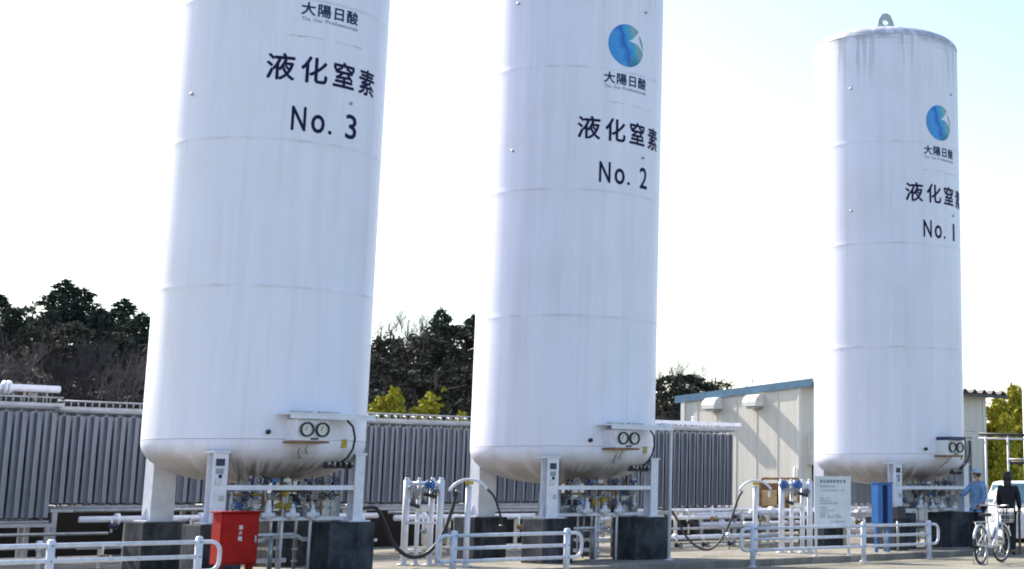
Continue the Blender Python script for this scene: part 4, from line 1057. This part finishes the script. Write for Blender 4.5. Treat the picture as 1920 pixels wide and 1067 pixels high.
m.build('body', M['white'], t, bevel=.04)
m = loft([(-.82, [(-.69, .925), (.69, .925), (.68, .93), (.67, .94), (-.67, .94), (-.68, .93)]), (-.25, sect(.69, .92, 1.42, 1.1, .56)), (.3, sect(.69, .92, 1.47, 1.1, .57)), (1.2, sect(.69, .92, 1.44, 1.1, .56)), (1.55, sect(.66, .92, 1.0, .96, .62))])
m.build('cabin', M['white'], t, bevel=.03)
m = MB(); m.add([(-.60, -.80, .975), (.60, -.80, .975), (.52, -.33, 1.385), (-.52, -.33, 1.385)], [(0, 1, 2, 3)]); ws = m.build('windscreen', M['glass'], t); sdm = ws.modifiers.new('solid', 'SOLIDIFY'); sdm.thickness = .02; sdm.offset = 1
for sg in (-1, 1):
    m = MB(); m.add([(sg * .712, -.40, .98), (sg * .712, 1.1, .98), (sg * .60, 1.0, 1.38), (sg * .60, -.15, 1.38)], [(0, 1, 2, 3)]); o = m.build('side_window', M['glass'], t); sdm = o.modifiers.new('solid', 'SOLIDIFY'); sdm.thickness = .02; sdm.offset = 0
    m = MB(); m.sphere((sg * .52, -1.53, .62), .12, 12, (1, .5, .8)); m.build('headlight', M['gface'], t)
    m = MB(); m.sphere((sg * .80, -.55, .98), .09, 10, (1, .6, .8)); m.build('mirror', M['white'], t)
    for y in (-1.02, 1.05):
        Mw = Matrix.Translation((sg * .63, y, .27)) @ Matrix.Rotation(R_(90), 4, 'Y')
        m = MB(); m.lathe([(.17, -.08), (.27, -.08), (.28, 0), (.27, .08), (.17, .08)], 24, Mw); wo = m.build('wheel', M['tyre'], t)
        m = MB(); m.lathe([(.001, .05 * sg), (.17, .07 * sg)], 20, Mw); m.build('hubcap', M['stain'], wo)
m = MB(); m.box(-.35, .35, -1.625, -1.60, .42, .50); m.build('grille', M['black'], t); m = MB(); m.box(-.16, .16, -1.635, -1.628, .30, .38); m.build('number_plate', M['yellow'], t)
m = MB(); m.rod((-.4, -.80, .985), (.05, -.76, 1.02), .008); m.rod((.05, -.80, .985), (.5, -.76, 1.02), .008); m.build('wiper', M['black'], t)

# wooden crate behind the woman
t = thing('wooden_crate', 'brown wooden slatted crate at the right edge beside the person in black', 'crate', (4.35, 32.6, -.008), R_(20))
m = MB()
for z in (.42, .60, .78): m.box(-.24, .24, -.20, -.18, z, z + .12)
m.build('front_slats', M['wood'], t)
for x in (-.24, .20):
    for y in (-.178, .15):
        m = MB(); m.box(x, x + .04, y, y + .04, 0, .92); m.build('corner_post', M['wood'], t)
m = MB(); m.box(-.25, .25, -.205, .2, .921, .945); m.build('lid', M['card'], t)

# ------------------------------------------------------------------ trees
def leaf_clump(mb, c, r, n, size, rg, squash=.8, droop=0.0):
    for _ in range(n):
        v = Vector((rg.gauss(0, 1), rg.gauss(0, 1), rg.gauss(0, 1))).normalized() * r * rg.random() ** .45
        v.z *= squash; p = Vector(c) + v
        a = Vector((rg.gauss(0, 1), rg.gauss(0, 1), rg.gauss(0, .7) - droop)).normalized(); b = a.orthogonal().normalized()
        b = (Matrix.Rotation(rg.uniform(0, 6.28), 3, a) @ b); s = size * rg.uniform(.6, 1.4)
        mb.add([p - a * s, p + b * s * .45, p + a * s, p - b * s * .45], [(0, 1, 2, 3)])
def limb(mb, p, d, L, r, depth, rg, tips, spread=.55, split=3, up=.15):
    pts = [p]; rr = [r]; q = p.copy(); dd = d.copy(); k = 3
    for i in range(k):
        dd = (dd + Vector((rg.gauss(0, .12), rg.gauss(0, .12), rg.gauss(0, .08) + up * .3))).normalized(); q = q + dd * L / k; pts.append(q.copy()); rr.append(r * (1 - .45 * (i + 1) / k))
    mb.tube(pts, rr, 5 if r > .03 else 3, cap=False)
    if depth == 0: tips.append(q); return
    for j in range(split):
        src = pts[rg.choice((1, 2, 3))] if j else pts[-1]
        nd = (dd + Vector((rg.gauss(0, spread), rg.gauss(0, spread), rg.gauss(0, spread * .6) + up))).normalized()
        limb(mb, src, nd, L * rg.uniform(.55, .8), r * .55, depth - 1, rg, tips, spread, split, up)
def conifer_meshes(seed, h=9.0):
    rg = rnd(seed); tr = MB(); cr = MB()
    tr.tube([(0, 0, -.5), (rg.gauss(0, .1), rg.gauss(0, .1), h * .5), (0, 0, h * .97)], [.16, .11, .02], 7)
    z = h * .12
    while z < h:
        f = (z - h * .12) / (h * .88); R0 = h * .27 * (1 - f) ** .6 * rg.uniform(.6, 1.25) + .22
        for k in range(rg.randint(5, 8)):
            a = rg.uniform(0, 6.28); L = R0 * rg.uniform(.55, 1.15); e = Vector((math.cos(a) * L, math.sin(a) * L, z + L * rg.uniform(-.1, .35)))
            tr.tube([(0, 0, z), e], [.03, .01], 3, cap=False)
            leaf_clump(cr, e * .95, .40 + .25 * (1 - f), 34, .17, rg, .75, .2); leaf_clump(cr, Vector((e.x * .55, e.y * .55, (e.z + z) / 2)), .34, 16, .17, rg, .6, .2)
        z += h * rg.uniform(.035, .06)
    leaf_clump(cr, (0, 0, h), .22, 24, .15, rg, 1.6)
    q = h / max(v[2] for v in cr.v); cr.v = [(x, y, z * q) for x, y, z in cr.v]; tr.v = [(x, y, z * q) for x, y, z in tr.v]
    return tr.mesh('trunk', M['bark']), cr.mesh('crown', M['conifer'])
def broad_meshes(seed, m, h=7.0, n=34, size=.19, wid=.32):
    rg = rnd(seed); tr = MB(); cr = MB(); tips = []
    limb(tr, Vector((0, 0, -.4)), Vector((0, 0, 1)), h * .55, .16, 2, rg, tips, .6, 4, .3)
    for k in range(84):
        a = rg.uniform(0, 6.28); f = rg.random(); zz = h * (.18 + .80 * f); rad = h * wid * math.sin(math.pi * (.12 + .80 * f)) * rg.uniform(.3, 1.15)
        leaf_clump(cr, (math.cos(a) * rad, math.sin(a) * rad, zz), rg.uniform(.35, .7), n, size, rg, .75)
    q = h / max(v[2] for v in cr.v); cr.v = [(x, y, z * q) for x, y, z in cr.v]; tr.v = [(x, y, min(z * q, h * .93)) for x, y, z in tr.v]
    return tr.mesh('trunk', M['bark']), cr.mesh('crown', m)
def bare_meshes(seed, h=7.0, r=.10):
    rg = rnd(seed); tr = MB(); tips = []
    limb(tr, Vector((0, 0, -.4)), Vector((rg.gauss(0, .05), rg.gauss(0, .05), 1)), h * .40, r, 5, rg, tips, .36, 4, .42)
    zs = sorted(v[2] for v in tr.v); mz = zs[int(len(zs) * .97)]; q = h / mz
    tr.v = [(x * q, y * q, min(z * q, h * 1.06 - .06 * h * math.exp(-(z * q - h) / .3)) if z * q > h else z * q) for x, y, z in tr.v]
    return tr.mesh('branches', M['twig'])
def bamboo_meshes(seed, h=5.0):
    rg = rnd(seed); tr = MB(); cr = MB()
    for k in range(9):
        a = rg.uniform(0, 6.28); r0 = rg.uniform(.0, .42) if k else 0; lean = Vector((rg.gauss(0, .16), rg.gauss(0, .16), 0)); hh = h * (1.0 - r0 * 1.1) * rg.uniform(.85, 1.0)
        b = Vector((math.cos(a) * r0, math.sin(a) * r0, -.2))
        pts = [b + lean * (f ** 2) * .9 + Vector((0, 0, hh * f - (.35 * f ** 4))) for f in (0, .3, .6, .85, 1)]
        tr.tube(pts, [.03, .028, .022, .012, .004], 5)
        for i in range(16):
            f = rg.uniform(.22, 1.0); j = min(3, int(f * 4)); p = pts[j].lerp(pts[j + 1], rg.random())
            leaf_clump(cr, p + Vector((rg.gauss(0, .5 * (1.15 - f)), rg.gauss(0, .5 * (1.15 - f)), rg.gauss(0, .15))), .10, 7, .09, rg, .7, .8)
            leaf_clump(cr, p + Vector((rg.gauss(0, .34 * (1.1 - f)), rg.gauss(0, .34 * (1.1 - f)), rg.gauss(0, .1))), .12 + .26 * (1.1 - f), 24, .10, rg, .7, .6)
    q = h / max(v[2] for v in cr.v); cr.v = [(x, y, z * q) for x, y, z in cr.v]; tr.v = [(x, y, z * q) for x, y, z in tr.v]
    return tr.mesh('culms', M['bamboo']), cr.mesh('foliage', M['bamboo'])
CON = [conifer_meshes(k) for k in (1, 2, 3)]; EVG = [broad_meshes(k, M['evergreen']) for k in (11, 12, 13)]
BAR = [bare_meshes(k) for k in (21, 22, 23)]; BAM = [bamboo_meshes(k) for k in (31, 32)]; OLI = [broad_meshes(41, M['olive'], 6.0, 26, .16)]
FPX = 2980.9; PIT = R_(11.538)
def ray_at(px, py, Y):
    x = (px - 1529.3) / FPX; yv = (306.0 - py) / FPX
    dy = math.cos(PIT) - yv * math.sin(PIT); dz = math.sin(PIT) + yv * math.cos(PIT)
    return Vector((x * Y / dy, Y, 1.3 + dz * Y / dy))
def plant(kind, k, px, py, Y, label, grp, wscale=1.0, names=('trunk', 'crown')):
    protos = {'conifer': (CON, 9.0), 'evergreen': (EVG, 7.0), 'bare': (BAR, 7.0), 'bamboo': (BAM, 5.0), 'olive': (OLI, 6.0)}[kind]
    top = ray_at(px, py, Y); zb = hill_h(top.x, Y) - .05; hh = max(1.0, top.z - zb); s = hh / protos[1]
    nm = {'conifer': 'conifer_tree', 'evergreen': 'evergreen_tree', 'bare': 'bare_tree', 'bamboo': 'bamboo_clump', 'olive': 'olive_green_tree'}[kind]
    t = thing(nm, label, 'bamboo' if kind == 'bamboo' else 'tree', (top.x, Y, zb), k * 1.7, grp); ws = s * wscale; t.scale = (ws, ws, s)
    pr = protos[0][k % len(protos[0])]
    if kind == 'bare': part('branches', pr, t)
    else:
        part('culms' if kind == 'bamboo' else 'trunk', pr[0], t); part('foliage' if kind == 'bamboo' else 'crown', pr[1], t)
    return t
G1, G2, G3, G4 = 'conifers on the hill', 'evergreens on the hill', 'bare trees on the hill', 'bamboo clumps'
plant('conifer', 0, 124, 520, 84, 'tallest dark conifer on the left skyline, its pointed top highest of all', G1, 1.6)
plant('conifer', 1, 158, 537, 86, 'dark conifer just right of the tallest one on the left skyline', G1, 1.7)
plant('conifer', 2, 190, 575, 82, 'lower dark conifer between the tallest one and the tank No. 3', G1, 1.6)
plant('conifer', 0, 234, 556, 84, 'dark green conifer just left of the tank lettered No. 3', G1, 1.6)
plant('conifer', 1, 268, 582, 80, 'dark conifer touching the left edge of tank No. 3', G1, 1.5)
plant('conifer', 2, 2, 550, 84, 'dark conifer cut by the left edge of the picture', G1, 1.6)
plant('conifer', 1, 28, 575, 80, 'bluish dark conifer second from the left edge', G1, 1.7)
plant('conifer', 0, 98, 580, 82, 'dark conifer tucked left of the tallest one', G1, 1.2)
plant('evergreen', 0, 60, 610, 76, 'rounded dark evergreen below the dip in the left skyline', G2, 1.2)
plant('evergreen', 1, 140, 600, 74, 'rounded dark evergreen below the tallest conifer', G2, 1.3)
plant('evergreen', 2, 218, 620, 74, 'rounded dark evergreen below the conifers left of tank No. 3', G2, 1.2)
plant('bare', 0, 60, 560, 88, 'thin bare tree showing against the sky in the left dip', G3)
plant('bare', 1, 84, 575, 84, 'thin bare tree left of the tallest conifer', G3)
plant('bare', 0, 40, 650, 66, 'purplish bare tree low on the slope near the left edge', G3, 1.3)
plant('bare', 1, 110, 640, 66, 'purplish bare tree on the slope below the tallest conifer', G3, 1.4)
plant('bare', 2, 180, 640, 66, 'purplish bare tree on the slope in the middle of the left wood', G3, 1.4)
plant('bare', 0, 245, 655, 64, 'purplish bare tree on the slope beside the tank No. 3', G3, 1.3)
plant('bare', 2, 10, 680, 62, 'low bare tree at the left edge above the white pipe', G3, 1.3)
# between tanks 3 and 2
plant('bare', 0, 728, 585, 86, 'tall bare tree against the sky right of the tank No. 3', G3, 1.3)
plant('bare', 1, 768, 572, 86, 'tallest bare tree between the tanks No. 3 and No. 2', G3, 1.3)
plant('bare', 2, 800, 590, 88, 'bare tree left of the pointed conifer between the tanks', G3, 1.1)
plant('conifer', 1, 828, 573, 80, 'pointed dark conifer in the gap between the tanks No. 3 and No. 2', G1, 1.0)
plant('conifer', 2, 888, 586, 82, 'dark conifer half hidden by the left edge of tank No. 2', G1, 1.0)
plant('evergreen', 0, 730, 630, 76, 'dark rounded evergreen below the bare trees right of tank No. 3', G2, 1.3)
plant('evergreen', 1, 800, 620, 74, 'dark rounded evergreen left of the pointed conifer', G2, 1.3)
plant('evergreen', 2, 862, 606, 76, 'dark rounded evergreen beneath the pointed conifer by tank No. 2', G2, 1.4)
plant('evergreen', 1, 700, 660, 70, 'dark evergreen touching the right edge of tank No. 3', G2, 1.2)
plant('evergreen', 0, 860, 680, 66, 'dark evergreen low beside the left edge of tank No. 2', G2, 1.3)
plant('evergreen', 2, 770, 690, 64, 'dark evergreen directly behind the bamboo', G2, 1.3)
plant('bamboo', 0, 708, 730, 52, 'yellow green bamboo clump touching the right edge of tank No. 3', G4, 1.25)
plant('bamboo', 1, 742, 722, 52, 'narrow yellow green bamboo clump, second from tank No. 3', G4, 1.1)
plant('bamboo', 0, 803, 722, 52, 'largest yellow green bamboo clump in the gap between the tanks', G4, 1.4)
plant('bamboo', 1, 868, 768, 50, 'low yellow green bamboo tips just above the vaporizer by tank No. 2', G4, 1.0)
# right of tank 2
plant('bare', 0, 1255, 668, 84, 'bare tree against the sky right of the tank No. 2', G3, 1.2)
plant('bare', 1, 1285, 678, 84, 'second bare tree to the right of tank No. 2', G3, 1.2)
plant('evergreen', 2, 1300, 700, 80, 'dark evergreen behind the left end of the blue fascia', G2, 1.4)
plant('evergreen', 0, 1250, 700, 78, 'dark evergreen touching the right edge of tank No. 2', G2, 1.4)
plant('olive', 0, 1345, 710, 82, 'small olive green tree top above the blue fascia', 'olive green trees', 1.5)
# right edge
plant('bamboo', 0, 1872, 722, 56, 'tall yellow green bamboo clump beside the right end of the workshop roof', G4, 1.25)
plant('bamboo', 1, 1905, 716, 58, 'tall yellow green bamboo clump at the right edge of the picture', G4, 1.25)
plant('bamboo', 1, 1885, 770, 52, 'yellow bamboo clump behind the pipe gantry posts', G4, 1.0)
plant('olive', 0, 1895, 735, 64, 'olive green tree behind the bamboo at the right edge', 'olive green trees', 1.3)
# brush: uncountable bare undergrowth on the slope
bm_ = MB(); rg = rnd(77)
for i in range(1500):
    x = rg.uniform(-48, 2); Y = rg.uniform(47, 82)
    if x > -13: Y = rg.uniform(64, 84)
    zb = hill_h(x, Y); hh = rg.uniform(1.0, 2.6)
    for k in range(4):
        e = Vector((x + rg.gauss(0, .5), Y + rg.gauss(0, .5), zb + hh * rg.uniform(.6, 1.0))); mid = Vector((x, Y, zb)).lerp(e, .55) + Vector((rg.gauss(0, .1), rg.gauss(0, .1), 0))
        bm_.tube([(x, Y, zb - .1), mid, e], [.03, .022, .008], 3, cap=False)
        for q in range(3): bm_.tube([mid, mid + Vector((rg.gauss(0, .4), rg.gauss(0, .4), rg.uniform(.2, .8)))], [.014, .005], 3, cap=False)
tag(bm_.build('undergrowth', M['twig']), 'grey purple bare undergrowth covering the wooded slope', 'undergrowth', kind='stuff')
lm_ = MB()
for i in range(1500):
    x = rg.uniform(-50, 0); Y = rg.uniform(50, 92)
    if x > -13: Y = rg.uniform(64, 92)
    zb = hill_h(x, Y)
    leaf_clump(lm_, (x, Y, zb + rg.uniform(.3, 1.6)), rg.uniform(.5, .9), 16, .2, rg, .7)
tag(lm_.build('shrub_cover', M['evergreen']), 'dark evergreen shrubs filling the wooded slope between the trees', 'shrubs', kind='stuff')
